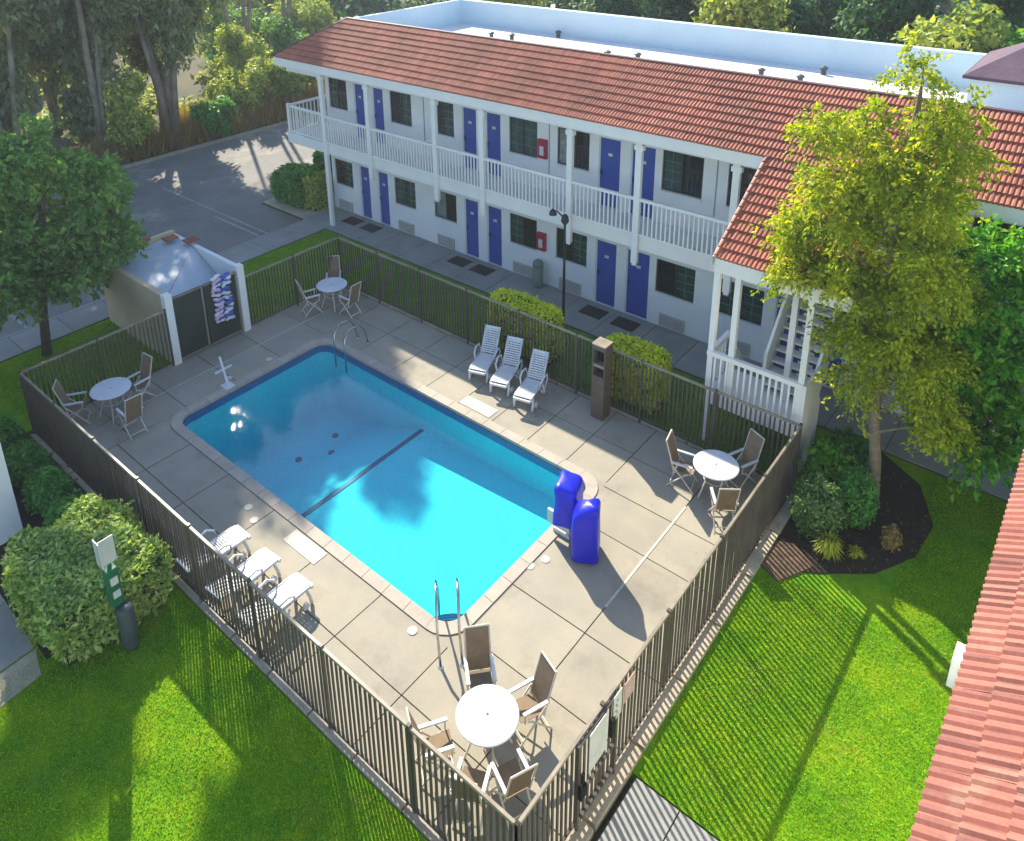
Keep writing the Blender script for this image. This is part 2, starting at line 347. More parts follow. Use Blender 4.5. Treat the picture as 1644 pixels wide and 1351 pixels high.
def blades(name, mat, polys, dens, h, w, seed=3, lean=.6):
    rg = np.random.default_rng(seed); P = []
    for (x0, y0, x1, y1, z) in polys:
        n = int((x1-x0)*(y1-y0)*dens); P.append(np.stack([rg.uniform(x0, x1, n), rg.uniform(y0, y1, n), np.full(n, z)], 1))
    P = np.concatenate(P); n = len(P); a = rg.random(n)*6.283; d = np.stack([np.cos(a), np.sin(a), np.zeros(n)], 1)
    ln = rg.normal(size=(n, 3))*lean*h; ln[:, 2] = 0; hh = (h*(.5+rg.random(n)))[:, None]
    V = np.stack([P-d*w/2, P+d*w/2, P+ln+np.array([0, 0, 1])*hh], 1).reshape(-1, 3)
    me = bpy.data.meshes.new(name); me.vertices.add(3*n); me.vertices.foreach_set('co', V.ravel())
    me.loops.add(3*n); me.loops.foreach_set('vertex_index', np.arange(3*n, dtype=np.int32))
    me.polygons.add(n); me.polygons.foreach_set('loop_start', np.arange(0, 3*n, 3, dtype=np.int32))
    me.polygons.foreach_set('loop_total', np.full(n, 3, np.int32)); me.materials.append(mat); me.update(); return me

def twigmesh(name, mat, clumps, ntw, nleaf, size, tl, seed=1, droop=.8):
    """airy crown: drooping twigs grow from every clump and carry small leaves"""
    rg = np.random.default_rng(seed); P = []; T = []
    for c in clumps:
        k = int(ntw*c[3]*c[4]*(c[6] if len(c) > 6 else 1)/.45)+3
        for _ in range(k):
            d = rg.normal(size=3); d /= np.linalg.norm(d); st = np.array(c[:3])+d*np.array(c[3:6])*rg.random()**.6*.75
            dd = d*np.array([1, 1, .5])+rg.normal(size=3)*.35; dd /= np.linalg.norm(dd); L_ = tl*(.5+rg.random())
            u = rg.random(nleaf)**.8; p = st+dd*L_*u[:, None]; p[:, 2] -= droop*L_*u**2; p += rg.normal(size=(nleaf, 3))*.035*(1+tl)
            P.append(p); T.append(np.tile(dd-np.array([0, 0, droop]), (nleaf, 1)))
    pos = np.concatenate(P); t = np.concatenate(T); n = len(pos); t = t+rg.normal(size=(n, 3))*.7; t /= np.linalg.norm(t, axis=1)[:, None]
    nrm = rg.normal(size=(n, 3))+np.array([-.3, .1, .7]); nrm -= t*(nrm*t).sum(1)[:, None]; nrm /= np.linalg.norm(nrm, axis=1)[:, None]
    b = np.cross(nrm, t); s = (size*(.55+.9*rg.random(n)))[:, None]
    V = np.stack([pos, pos+t*s*.9+b*s*.45, pos+t*s*1.7-nrm*s*.2, pos+t*s*.9-b*s*.45], 1).reshape(-1, 3)
    me = bpy.data.meshes.new(name); me.vertices.add(4*n); me.vertices.foreach_set('co', V.ravel())
    me.loops.add(4*n); me.loops.foreach_set('vertex_index', np.arange(4*n, dtype=np.int32))
    me.polygons.add(n); me.polygons.foreach_set('loop_start', np.arange(0, 4*n, 4, dtype=np.int32))
    me.polygons.foreach_set('loop_total', np.full(n, 4, np.int32)); me.materials.append(mat); me.update(); return me

# ================================================================ SETTING: ground, road, lawns
PX0, PX1, PY0, PY1 = 2.49, 12.75, 2.72, 7.85
g = MB()
B = 125
for (a, b, c, d) in ((-B, -B, PX0-.3, B), (PX1+.3, -B, B, B), (PX0-.3, -B, PX1+.3, PY0-.3), (PX0-.3, PY1+.3, PX1+.3, B)):
    g.quad((a, b, -.14), (c, b, -.14), (c, d, -.14), (a, d, -.14))
struct('ground', g, MT['ground'])
struct('parking_lot', MB().prism([(-19.2, -40), (-6.05, -40), (-6.05, 13.6), (-9.3, 13.6), (-9.3, 17.2), (-7.6, 17.2), (-7.6, 40), (-19.2, 40)], -.13, -.115), MT['asphalt'])
# sidewalk slabs along the parking lot, deck slabs, walkway slabs
def slabs(root, name, mat, xs, ys, z0, z1, gap=.012, skip=None, holes=None):
    for i in range(len(xs)-1):
        for j in range(len(ys)-1):
            if skip and skip((xs[i]+xs[i+1])/2, (ys[j]+ys[j+1])/2): continue
            m = MB().box(xs[i]+gap, ys[j]+gap, z0, xs[i+1]-gap, ys[j+1]-gap, z1-random.random()*.004)
            obj(name, m, mat, root)
sw = struct('sidewalk', MB().box(-6.0, -12, -.14, -4.5, 15.35, -.03), MT['joint'])
slabs(sw, 'paving_slab', MT['walk'], [-5.85, -4.5], [-3.2+1.55*i for i in range(13)], -.05, .0)
kb = MB().box(-6.0, -12, -.13, -5.86, 13.6, .0)
obj('kerb', kb, MT['walk'], sw)
wk = struct('walkway', MB().box(-6.1, 13.55, -.14, 27, 15.39, -.03), MT['joint'])
slabs(wk, 'paving_slab', MT['walk'], [-6.1+1.5*i for i in range(23)], [13.55, 15.38], -.05, .0)
struct('planting_island', MB().prism([(-9.25, 13.75), (-6.1, 13.75), (-6.1, 17.1), (-9.25, 17.1)], -.13, -.02), MT['curb'])
# far kerb of the lot and the bank beyond
fk = struct('far_kerb', MB().box(-19.45, -30, -.14, -19.2, 40, .02), MT['curb'])
struct('bank', MB().quad((-19.45, -40, -.02), (-19.45, 45, -.02), (-60, 90, 1.2), (-60, -60, 1.2)), MT['ground'])
lines = struct('parking_lines', MB().box(-9.7, 11.37, -.114, -6.1, 11.47, -.109), MT['line'])
for y in (8.6, 5.6, 2.1, -.9):
    obj('bay_line', MB().box(-9.7, y, -.114, -6.1, y+.1, -.109), MT['line'], lines)
obj('bay_line', MB().box(-15, 11.75, -.114, -6.1, 11.83, -.109), MT['line'], lines)
# lawns
struct('lawn_front', MB().box(3.4, -14, -.13, 34, -.14, -.03), MT['lawn'])
struct('lawn_right', MB().prism([(16.78, 2.72), (22.0, 2.72), (22.0, 13.5), (16.78, 13.5)], -.13, -.03), MT['lawn'])
struct('lawn_left', MB().box(-4.45, -.4, -.13, -.25, 13.5, -.03), MT['lawn'])
struct('lawn_back', MB().box(-.2, 10.82, -.13, 16.7, 13.5, -.03), MT['lawn'])
go = ob('grass', blades('grass', MT['blade'], [(7.0, -7.5, 20, -.2, -.03), (16.95, 2.75, 21.9, 8.2, -.03), (19.2, 8.2, 21.9, 13.4, -.03), (-4.4, .1, -.3, 13.4, -.03)], 1900, .032, .02)); go['kind'] = 'stuff'
tag(go, 'short mown lawn grass around the pool fence', 'grass')
gb = ob('ground_cover', blades('ground_cover', MT['bushdark'], [(.2, 10.95, 16.3, 13.4, -.03)], 350, .07, .03)); gb['kind'] = 'stuff'
tag(gb, 'thin shaded ground cover between the pool fence and the walkway', 'ground cover')
# entrance path at right
pa = struct('path', MB().box(16.95, .95, -.13, 30, 2.68, -.03), MT['joint'])
slabs(pa, 'paving_slab', MT['walk'], [16.97, 17.75, 19.55, 21.4, 23.2, 25], [.95, 2.68], -.05, .0)
ps = struct('side_path', MB().prism([(3.55, -2.55), (6.6, -2.6), (7.5, -2.75), (7.9, -12), (3.55, -12)], -.13, -.04), MT['joint'])
for poly in ([(3.6, -2.6), (5.2, -2.6), (5.2, -5), (3.6, -5)], [(5.23, -2.6), (6.75, -2.65), (6.85, -5), (5.23, -5)]):
    obj('paving_slab', MB().prism(poly, -.05, 0), MT['walk'], ps)
obj('path_edging', MB().prism([(6.8, -2.65), (7.45, -2.8), (7.7, -5), (6.9, -5)], -.06, -.015), MT['curb'], ps)

# ================================================================ POOL DECK
def skip_pool(x, y): return PX0-.2 < x < PX1+.2 and PY0-.2 < y < PY1+.2
dk = struct('pool_deck', MB().prism([(-.2, 0.05), (2.2, .05), (2.2, 10.6), (-.2, 10.6)], -.135, -.035).box(13.0, .05, -.135, 16.55, 10.6, -.035).box(2.2, .05, -.135, 13.0, 2.45, -.035).box(2.2, 8.12, -.135, 13.0, 10.6, -.035), MT['joint'])
XS = [-.2, 2.2, 3.7, 5.5, 7.4, 9.3, 11.1, 12.98, 14.85, 16.6]
YF = [.06, 1.2, 2.44]; YR = [.06, 1.2, 2.88, 4.35, 6.72, 7.97, 9.3, 10.6]
def slabrow(xs, ys, z=0.):
    slabs(dk, 'deck_slab', MT['slab'], xs, ys, -.05, z)
slabrow(XS[1:7]+[12.98], YF)
slabrow([12.98, 14.85, 16.6], YR)
slabrow([-.2, 1.05, 2.2], [.06, 1.6, 3.2, 4.8, 6.4, 8.1, 9.3, 10.6])
slabrow([2.2, 3.8, 5.4, 6.8, 8.05, 9.3, 10.52, 11.76, 12.98], [8.12, 9.42, 10.6])
for (cx, cy, qx, qy, a0) in ((PX0-.3, PY0-.3, 1, 1, 180), (PX1+.24, PY0-.3, -1, 1, 270), (PX1+.24, PY1+.28, -1, -1, 0), (PX0-.3, PY1+.28, 1, -1, 90)):
    ccx = PX0-.28+.66 if qx > 0 else PX1+.28-.66; ccy = PY0-.28+.66 if qy > 0 else PY1+.28-.66
    arc = [(ccx+.668*math.cos(R(a0+9*k)), ccy+.668*math.sin(R(a0+9*k))) for k in range(11)]
    obj('corner_fill', MB().prism([(cx, cy)]+(arc if qx*qy > 0 else arc), -.05, -.002), MT['slab'], dk)
for (x0, y0, x1, y1) in ((8.3, 2.02, 9.4, 2.4), (8.05, 8.2, 9.15, 8.6)):
    obj('painted_panel', MB().box(x0, y0, .002, x1, y1, .008), MT['panel'], dk)
for (x, y) in ((6.85, 2.1), (7.3, 1.95), (1.9, 4.75), (2.0, 6.1), (12.2, 2.25), (13.2, 5.3), (13.05, 4.95)):
    obj('skimmer_lid', MB().lathe([(.10, 0), (.10, .010)], 14, (x, y, 0)), MT['panel'], dk)
def strip_drain(p, q, w=.05):
    p = Vector(p); q = Vector(q); n = (q-p).normalized().cross(Vector((0, 0, 1)))*w/2
    return MB().prism([tuple((p+n)[:2]), tuple((q+n)[:2]), tuple((q-n)[:2]), tuple((p-n)[:2])], .001, .007)
obj('joint_strip', strip_drain((1.55, .55, 0), (6.5, .55, 0), .06), MT['panel'], dk)
obj('joint_strip', strip_drain((14.85, 5.1, 0), (14.85, 8.6, 0), .05), MT['panel'], dk)
obj('joint_strip', strip_drain((1.05, 1.6, 0), (1.05, 10.3, 0), .035), MT['panel'], dk)
# coping stones round the pool
def rrect(x0, y0, x1, y1, r, n=6):
    P = []
    for cx, cy, a0 in ((x1-r, y0+r, -90), (x1-r, y1-r, 0), (x0+r, y1-r, 90), (x0+r, y0+r, 180)):
        for k in range(n+1):
            a = R(a0+90*k/n); P.append((cx+r*math.cos(a), cy+r*math.sin(a)))
    return P
inner = rrect(PX0, PY0, PX1, PY1, .42); outer = rrect(PX0-.28, PY0-.28, PX1+.28, PY1+.28, .66)
pool = thing('swimming_pool', 'rectangular blue swimming pool with rounded corners, in the middle of the deck', 'pool', (PX0, PY0, 0))
def resample(P, step):
    out = []; n = len(P)
    for i in range(n):
        a = Vector(P[i]); b = Vector(P[(i+1) % n]); k = max(1, round((b-a).length/step))
        for j in range(k): out.append(tuple(a.lerp(b, j/k)))
    return out
for i in range(len(inner)):
    j = (i+1) % len(inner)
    L_ = (Vector(inner[j])-Vector(inner[i])).length; k = max(1, round(L_/.62))
    for q in range(k):
        a = Vector(inner[i]).lerp(Vector(inner[j]), q/k); b = Vector(inner[i]).lerp(Vector(inner[j]), (q+1)/k)
        c = Vector(outer[i]).lerp(Vector(outer[j]), q/k); d = Vector(outer[i]).lerp(Vector(outer[j]), (q+1)/k)
        if k > 1: u = (b-a).normalized()*.006; a = a+u; c = c+u; b = b-u; d = d-u
        obj('coping_stone', MB().prism([tuple(a), tuple(b), tuple(d), tuple(c)], -.07, .022), MT['coping'], pool)
def ring(P, z0, z1):
    m = MB(); n = len(P)
    for i in range(n):
        a, b = P[i], P[(i+1) % n]; m.quad((a[0], a[1], z0), (a[0], a[1], z1), (b[0], b[1], z1), (b[0], b[1], z0))
    return m
def floorz(x): return -1.05-(12.7-x)*.045 if x > 6.85 else (-1.31-(6.85-x)*.42 if x > 4.2 else -2.42)
obj('waterline_tiles', ring(rrect(PX0+.02, PY0+.02, PX1-.02, PY1-.02, .40), -.30, -.07), MT['tileband'], pool)
m = ring(rrect(PX0+.01, PY0+.01, PX1-.01, PY1-.01, .41), -2.6, -.29)
for i in range(40):
    x0 = PX0-.05+i*(PX1-PX0+.1)/40; x1 = PX0-.05+(i+1)*(PX1-PX0+.1)/40
    m.quad((x0, PY0-.05, floorz(x0)), (x1, PY0-.05, floorz(x1)), (x1, PY1+.05, floorz(x1)), (x0, PY1+.05, floorz(x0)))
obj('basin', m, MT['poolwall'], pool)
obj('lane_line', MB().box(6.8, PY0, -1.31, 6.93, PY1, -1.29), MT['lane'], pool)
for (x, y) in ((4.6, 6.2), (3.9, 5.5), (3.6, 3.9), (3.9, 6.9)):
    obj('floor_drain', MB().lathe([(.1, 0), (.1, .03)], 12, (x, y, floorz(x))), MT['lane'], pool)
for k, rr in enumerate((1.05, .78, .5)):   # curved entry steps in the near corner
    pts = [(PX1-.02-rr*math.cos(R(a)), PY0+.02+rr*math.sin(R(a))) for a in range(0, 91, 10)]
    st = obj('entry_step', MB().prism([(PX1-.02, PY0+.02)]+pts, -1.0, -.85+.24*k), MT['poolwall'], pool)
    obj('step_edge', MB().tube([(x, y, -.84+.24*k) for x, y in pts], .022, 5), MT['lane'], st)
obj('water', MB().prism(rrect(PX0-.02, PY0-.02, PX1+.02, PY1+.02, .44), -2.65, -.11), MT['water'], pool)

def handrail(loc, label, pts, sep, axis):
    t = thing('pool_handrail', label, 'handrail', loc, 'stainless pool rails')
    for s in (0, 1):
        obj('rail_tube', MB().tube([(p[0]+axis[0]*sep*s, p[1]+axis[1]*sep*s, p[2]) for p in pts], .027, 8), MT['steel'], t, smooth=True)
        obj('anchor_ring', MB().lathe([(.06, 0), (.05, .02)], 12, (pts[0][0]+axis[0]*sep*s, pts[0][1]+axis[1]*sep*s, .0)), MT['steel'], t)
    return t
handrail((13.1, 2.2, 0), 'tall stainless handrail pair at the entry steps in the near corner', [(13.15, 2.05, 0), (12.95, 2.2, .55), (12.75, 2.4, .98), (12.5, 2.65, 1.05), (12.3, 2.85, .85), (12.15, 3.05, .3), (12.05, 3.15, -.5)], .42, (.7, .7))
handrail((3.3, 8.3, 0), 'low pale ladder rails at the far corner of the pool', [(3.2, 8.65, 0), (3.2, 8.55, .5), (3.2, 8.35, .78), (3.2, 8.0, .8), (3.2, 7.72, .55), (3.2, 7.7, -.6)], .5, (1, 0))
t = thing('rail_stand', 'small white post with a slanted crossbar on the left pool edge', 'post', (2.15, 4.55, 0))
obj('post', MB().bar((2.25, 4.5, 0), (1.75, 4.62, .75), .06), MT['plastic'], t)
obj('crossbar', MB().bar((1.95, 4.3, .42), (1.95, 4.86, .42), .05), MT['plastic'], t)
obj('foot_plate', MB().box(2.05, 4.35, .002, 2.4, 4.65, .03), MT['plastic'], t)

# ================================================================ FENCES
HF = 1.95
def fence(name, label, p, q, spacing, postgap, extra_gate=None):
    p = Vector((*p, 0)); q = Vector((*q, 0)); L_ = (q-p).length; d = (q-p).normalized()
    t = thing(name, label, 'fence', tuple(p), 'bronze picket fences around the pool', math.atan2(d.y, d.x))
    n = int(L_/spacing); np_ = max(1, round(L_/postgap))
    pk = tomesh(MB().box(-.020, -.014, .09, .020, .014, HF-.05), 'picket', MT['fence'])
    po = tomesh(MB().box(-.027, -.027, -.05, .027, .027, HF-.02).box(-.032, -.032, HF-.02, .032, .032, HF+.015), 'fence_post', MT['fence'])
    for i in range(n+1):
        x = L_*i/n
        if min(abs(x-L_*k/np_) for k in range(np_+1)) < .04: continue
        o = ob('picket', pk, t, (x, random.uniform(-.002, .002), 0)); o.rotation_euler = (random.uniform(-.004, .004), random.uniform(-.004, .004), 0)
    for k in range(np_+1): ob('fence_post', po, t, (L_*k/np_, 0, 0))
    for z, hh, mt in ((HF-.045, .06, 'rail'), (.13, .035, 'fence')):
        ob('fence_rail', tomesh(MB().box(0.03, -.024, z-hh/2, L_-.03, .024, z+hh/2), 'fence_rail', MT[mt]), t)
    return t
fence('picket_fence', 'long bronze picket fence along the front of the pool, above the lawn and big hedge', (0.02, 0), (16.6, 0), .118, 2.07)
fence('picket_fence', 'right-hand bronze picket fence with the gate and signs, beside the striped lawn', (16.6, 0), (16.6, 10.62), .118, 2.12)
fence('picket_fence', 'back bronze picket fence between the white loungers and the golden hedges', (0, 10.66), (16.6, 10.62), .118, 2.07)
fence('picket_fence', 'short bronze picket fence from the near left corner to the white-walled enclosure', (0, 0), (-.02, 4.05), .118, 2.0)
fence('picket_fence', 'bronze picket fence from the enclosure to the far corner, against dark grass', (-.02, 6.75), (0, 10.66), .118, 1.95)
# mow strips under the fences
def strip(name, p, q, w, side, n, h=.075):
    p = Vector((*p, 0)); q = Vector((*q, 0)); d = (q-p)/n; nn = d.normalized().cross(Vector((0, 0, 1)))*side
    rootm = None
    for i in range(n):
        a = p+d*i+d*.02; b = p+d*(i+1)-d*.02; j = random.uniform(-.008, .008)
        mb = MB().prism([tuple((a-nn*.03)[:2]), tuple((b-nn*.03)[:2]), tuple((b+nn*w)[:2]), tuple((a+nn*w)[:2])], -.12, h+j)
        if rootm is None: rootm = struct(name, mb, MT['curb'])
        else: obj('curb_block', mb, MT['curb'], rootm)
strip('front_mow_strip', (0, -.03), (16.75, -.03), .09, 1, 14, .03)
strip('right_mow_strip', (16.64, 0.1), (16.64, 10.6), .22, 1, 7, .06)
strip('back_mow_strip', (16.6, 10.68), (0, 10.68), .12, 1, 12, .04)
strip('left_mow_strip', (-.1, 10.6), (-.1, 6.8), .16, 1, 4, .03)
# gate and signs in the right fence
gt = thing('pool_gate', 'bronze picket pool gate with a black latch, near the corner table', 'gate', (16.66, 1.35, 0))
for y in (1.38, 2.45): obj('gate_stile', MB().box(16.635, y-.025, .08, 16.685, y+.025, HF-.04), MT['fence'], gt)
for z in (.18, .75, 1.86): obj('gate_rail', MB().box(16.64, 1.405, z, 16.68, 2.425, z+.04), MT['fence'], gt)
obj('latch', MB().box(16.69, 1.34, .85, 16.76, 1.5, 1.08).box(16.69, 1.42, 1.1, 16.73, 1.47, 1.3), MT['black'], gt)
obj('latch', MB().box(16.69, 2.18, 1.25, 16.75, 2.28, 1.6), MT['black'], gt)
def sign(label, y0, y1, z0, z1, mat, marks):
    t = thing('fence_sign', label, 'sign', (16.70, y0, z0), 'signs hung on the right fence')
    obj('sign_panel', MB().box(16.70, y0, z0, 16.712, y1, z1), MT[mat], t)
    for (a, b, c, d, mm) in marks: obj('sign_mark', MB().box(16.713, y0+(y1-y0)*a, z0+(z1-z0)*b, 16.716, y0+(y1-y0)*c, z0+(z1-z0)*d), MT[mm], t)
sign('large blank pale sign hung on the gate', 1.61, 2.1, 1.1, 1.9, 'signwhite', [])
rows = [(.2+.5*(i % 2)*.3, .12+.12*i, .35+.5*(i % 2)*.3, .16+.12*i, 'darkmetal') for i in range(6)]
sign('narrow white sign with small dark marks, just right of the gate', 2.28, 2.52, 1.45, 1.98, 'signwhite', rows)
sign('small faded pink sign, furthest right of the three on the fence', 2.6, 2.9, 1.52, 1.94, 'pink', [(.15, .3, .85, .36, 'signwhite'), (.15, .5, .7, .56, 'signwhite')])

# ================================================================ MOTEL BUILDING
YW, YE, YR_, ZE, SL = 15.39, 13.76, 16.05, 7.05, .65
ZR = ZE+SL*(YR_-YE); XL, XR = -7.35, 27.0
bld = thing('motel_building', 'two-storey white motel with red tile roof, blue doors and a long balcony', 'building', (-6.1, 15.39, 0))
Wn = [(-5.88, -4.69), (-2.03, -.8), (.27, 1.47), (4.15, 5.4), (6.25, 7.55), (10.22, 11.58), (12.36, 13.78), (16.55, 17.85), (18.6, 19.9), (23.0, 24.3)]
Dn = [(-4.22, -3.6), (-3.06, -2.43), (1.9, 2.59), (3.05, 3.75), (7.92, 8.73), (9.12, 9.98), (14.15, 14.98), (15.35, 16.17), (20.3, 21.1), (21.5, 22.3)]
ops = []
for (a, b) in Wn: ops += [(a, b, 1.2, 2.38, 'W'), (a, b, 4.76, 6.08, 'W')]
for (a, b) in Dn: ops += [(a, b, .0, 2.4, 'D'), (a, b, 3.66, 6.06, 'D')]
wall = MB()
xs = sorted(set([-6.1, XR]+[o[0] for o in ops]+[o[1] for o in ops])); zs = sorted(set([-.1, 0., 7.0]+[o[2] for o in ops]+[o[3] for o in ops]))
for i in range(len(xs)-1):
    for j in range(len(zs)-1):
        cx, cz = (xs[i]+xs[i+1])/2, (zs[j]+zs[j+1])/2
        if any(o[0] < cx < o[1] and o[2] < cz < o[3] for o in ops): continue
        wall.quad((xs[i], YW, zs[j]), (xs[i+1], YW, zs[j]), (xs[i+1], YW, zs[j+1]), (xs[i], YW, zs[j+1]))
for (a, b, c, d, k) in ops:   # reveals
    y2 = YW+.13
    wall.quad((a, YW, c), (a, YW, d), (a, y2, d), (a, y2, c)); wall.quad((b, YW, c), (b, y2, c), (b, y2, d), (b, YW, d))
    wall.quad((a, YW, d), (b, YW, d), (b, y2, d), (a, y2, d)); wall.quad((a, YW, c), (a, y2, c), (b, y2, c), (b, YW, c))
wall.quad((-6.1, YW, -.1), (-6.1, YW, 7), (-6.1, 24, 7), (-6.1, 24, -.1)).quad((XR, YW, -.1), (XR, 24, -.1), (XR, 24, 7), (XR, YW, 7)).quad((-6.1, 24, -.1), (-6.1, 24, 7), (XR, 24, 7), (XR, 24, -.1))
obj('wall', wall, MT['stucco'], bld)
for x in (-.12, 5.9, 12.0): obj('wall_seam', MB().box(x, YW-.012, 3.7, x+.04, YW-.002, 6.7), MT['walk'], bld)
styles = ['open', 'curt', 'curt', 'open', 'dark', 'open', 'curt', 'curt', 'open', 'curt']
def window(a, b, z0, z1, k):
    y = YW+.05; fr = MB(); t = .05
    fr.box(a+.005, y, z0+.005, a+t, y+.06, z1-.005).box(b-t, y, z0+.005, b-.005, y+.06, z1-.005).box(a+t, y, z1-t, b-t, y+.06, z1-.005).box(a+t, y, z0+.005, b-t, y+.06, z0+t)
    mx = (a+b)/2+random.uniform(-.06, .06); fr.box(mx-.03, y-.005, z0+t, mx+.03, y+.055, z1-t)
    w = obj('window', fr, MT['frame'], bld)
    first, second = [('roomdark', 'curtain'), ('curtain', 'roomdark'), ('curtain', 'curtain'), ('roomdark', 'curtain'), ('lightcurtain', 'roomdark')][k % 5]
    for (p, q, mt) in ((a+t, mx-.03, first), (mx+.03, b-t, second)):
        obj('pane', MB().box(p, y+.03, z0+t, q, y+.045, z1-t), MT[mt], w)
        if mt != 'roomdark':
            mu = MB()
            for s in (1, 2, 3): zz = z0+t+(z1-z0-2*t)*s/4; mu.box(p, y+.012, zz-.008, q, y+.028, zz+.008)
            mu.box((p+q)/2-.008, y+.008, z0+t, (p+q)/2+.008, y+.024, z1-t); obj('muntins', mu, MT['greygreen'], w)
    obj('sill', MB().box(a-.04, YW-.04, z0-.06, b+.04, YW-.002, z0-.005), MT['stucco'], w)
def door(a, b, z0, z1):
    y = YW+.06
    d = obj('door', MB().box(a+.03, y, z0+.02, b-.03, y+.045, z1-.03), MT['door'], bld)
    obj('door_frame', MB().box(a+.002, y-.02, z0+.01, a+.03, y+.05, z1-.002).box(b-.03, y-.02, z0+.01, b-.002, y+.05, z1-.002).box(a+.03, y-.02, z1-.03, b-.03, y+.05, z1-.002), MT['stucco'], d)
    obj('number_plate', MB().box((a+b)/2-.08, y-.012, z1-.62, (a+b)/2+.08, y-.002, z1-.52), MT['signwhite'], d)
    obj('handle', MB().box(a+.07, y-.05, z0+1.1, a+.11, y-.002, z0+1.26), MT['darkmetal'], d)
kk = 0
for (a, b, c, d, k) in ops:
    if k == 'W': window(a, b, c, d, kk); kk += 1
    else: door(a, b, c, d)
for (a, b) in Wn:   # air-conditioner grilles under the ground-floor windows
    c = (a+b)/2; g_ = obj('air_conditioner', MB().box(c-.45, YW-.05, .05, c+.45, YW-.002, .48), MT['grille'], bld)
    for s in range(4): obj('louvre', MB().box(c-.40, YW-.062, .12+.09*s, c+.40, YW-.052, .145+.09*s), MT['walk'], g_)
# balcony
YC = 14.11
obj('balcony_slab', MB().box(-7.1, YC-.05, 3.42, XR, YW-.003, 3.66).box(-7.1, YW-.003, 3.42, -6.103, 19, 3.66), MT['stucco'], bld)
obj('balcony_fascia', MB().box(-7.14, YC-.11, 3.25, XR, YC-.051, 3.70).box(-7.2, YC-.11, 3.25, -7.141, 19, 3.70), MT['white'], bld)
cols = [-4.5, -1.72, 1.88, 4.13, 7.78, 10.22, 13.2, 17.9, 21, 24]
for x in cols:
    c = MB().box(x-.1, YC-.24, (0 if x == -4.5 else 2.8), x+.1, YC-.112, 6.72)
    c.box(x-.15, YC-.25, 6.45, x+.15, YC-.1, 6.6)
    if x != -4.5: c.box(x-.07, YC-.22, 2.72, x+.07, YC-.13, 2.8)
    obj('column', c, MT['white'], bld)
obj('corner_post', MB().box(-7.13, YC-.1, 3.7, -7.0, YC+.03, 5.0), MT['white'], bld)
bal = tomesh(MB().box(-.022, -.018, 3.80, .022, .018, 4.86), 'baluster', MT['white'])
def rail_run(x0, x1, y):
    obj('top_rail', MB().box(x0, y-.05, 4.86, x1, y+.05, 4.95), MT['white'], bld); obj('bottom_rail', MB().box(x0, y-.035, 3.74, x1, y+.035, 3.80), MT['white'], bld)
    n = int((x1-x0)/.145)
    for i in range(1, n):
        ob('baluster', bal, bld, (x0+(x1-x0)*i/n+6.1, y-15.39, 0))
segs = [-7.0]+cols
for i in range(len(segs)-1):
    if segs[i] == 13.2: continue
    rail_run(segs[i]+.1, segs[i+1]-.1, YC-.17 if i else YC-.05)
obj('top_rail', MB().box(-7.12, YC, 4.86, -7.02, 18.9, 4.95), MT['white'], bld)
for i in range(24): ob('baluster', bal, bld, (-7.07+6.1, YC+.15+.2*i-15.39, 0))
# eaves
obj('fascia', MB().box(XL, YE, 6.72, XR, YE+.05, 7.08).box(XL, YE+.05, 6.72, XL+.05, 23.5, 7.08), MT['white'], bld)
obj('soffit', MB().box(XL+.06, YE+.06, 6.70, XR, YW-.004, 6.76), MT['white'], bld)
obj('soffit_beam', MB().box(-6.8, YC-.15, 6.5, -4.7, YC-.02, 6.69), MT['white'], bld)

# ---- tiled roofs : every tile a small barrel piece
def tile_geom(w, l, th=.055, n=5):
    """x across, y up the slope, z up; two low rolls per tile"""
    m = MB(); prof = [(0, .0), (.12*w, .024), (.30*w, .024), (.42*w, 0), (.52*w, .0), (.64*w, .024), (.82*w, .024), (.94*w, 0), (w, 0)]; n = 8
    for k in range(n):
        a, b = prof[k], prof[k+1]
        m.quad((a[0], 0, a[1]+th), (b[0], 0, b[1]+th), (b[0], l*1.1, b[1]), (a[0], l*1.1, a[1]))
        m.quad((a[0], 0, a[1]-.02), (b[0], 0, b[1]-.02), (b[0], 0, b[1]+th), (a[0], 0, a[1]+th))
    return m
def tiled(parent, origin, udir, slope, ncourse, width, w, mat, near, inside=None, nmax=300, th=.055):
    """origin: lower corner; udir: unit vector along the eave; slope: Vector up-slope per course"""
    l = slope.length; sd = slope.normalized(); nrm = udir.cross(sd).normalized()
    base = tile_geom(w, l, th); me = tomesh(base, 'roof_tile', MT[mat])
    M3 = Matrix((udir, sd, nrm)).transposed().to_4x4()
    pos = []
    nx = int(width/w)
    for j in range(ncourse):
        for i in range(nx):
            p = origin+udir*(i*w)+slope*j
            if inside is None or inside(p+udir*w/2+slope*.5): pos.append(p)
    cp = cam.location; pos.sort(key=lambda p: (p-Vector(near)).length)
    rest = MB(); off = parent.location
    for k, p in enumerate(pos):
        j = Matrix.Rotation(random.uniform(-.012, .012), 4, 'Z') @ Matrix.Rotation(random.uniform(-.02, .02), 4, 'X')
        MM = Matrix.Translation(p-off) @ M3 @ j
        if k < nmax:
            o = ob('roof_tile', me, parent); o.matrix_local = MM
        else:
            n0 = len(rest.v); rest.v += [tuple(MM @ Vector(v)) for v in base.v]; rest.f += [tuple(n0+i for i in f) for f in base.f]
    if rest.v:
        o = ob('roof_tiles', tomesh(rest, 'roof_tiles', MT[mat]), parent); o['kind'] = 'stuff'
ncs = 9; dy = (YR_-YE)/ncs; sl = Vector((0, dy, dy*SL))
def main_inside(p): return p.x > XL+(p.y-YE)+.02
tiled(bld, Vector((XL, YE-.03, ZE+.03)), Vector((1, 0, 0)), sl, ncs, XR-XL, .215, 'tile', (14.5, 14.5, 7.5), main_inside)
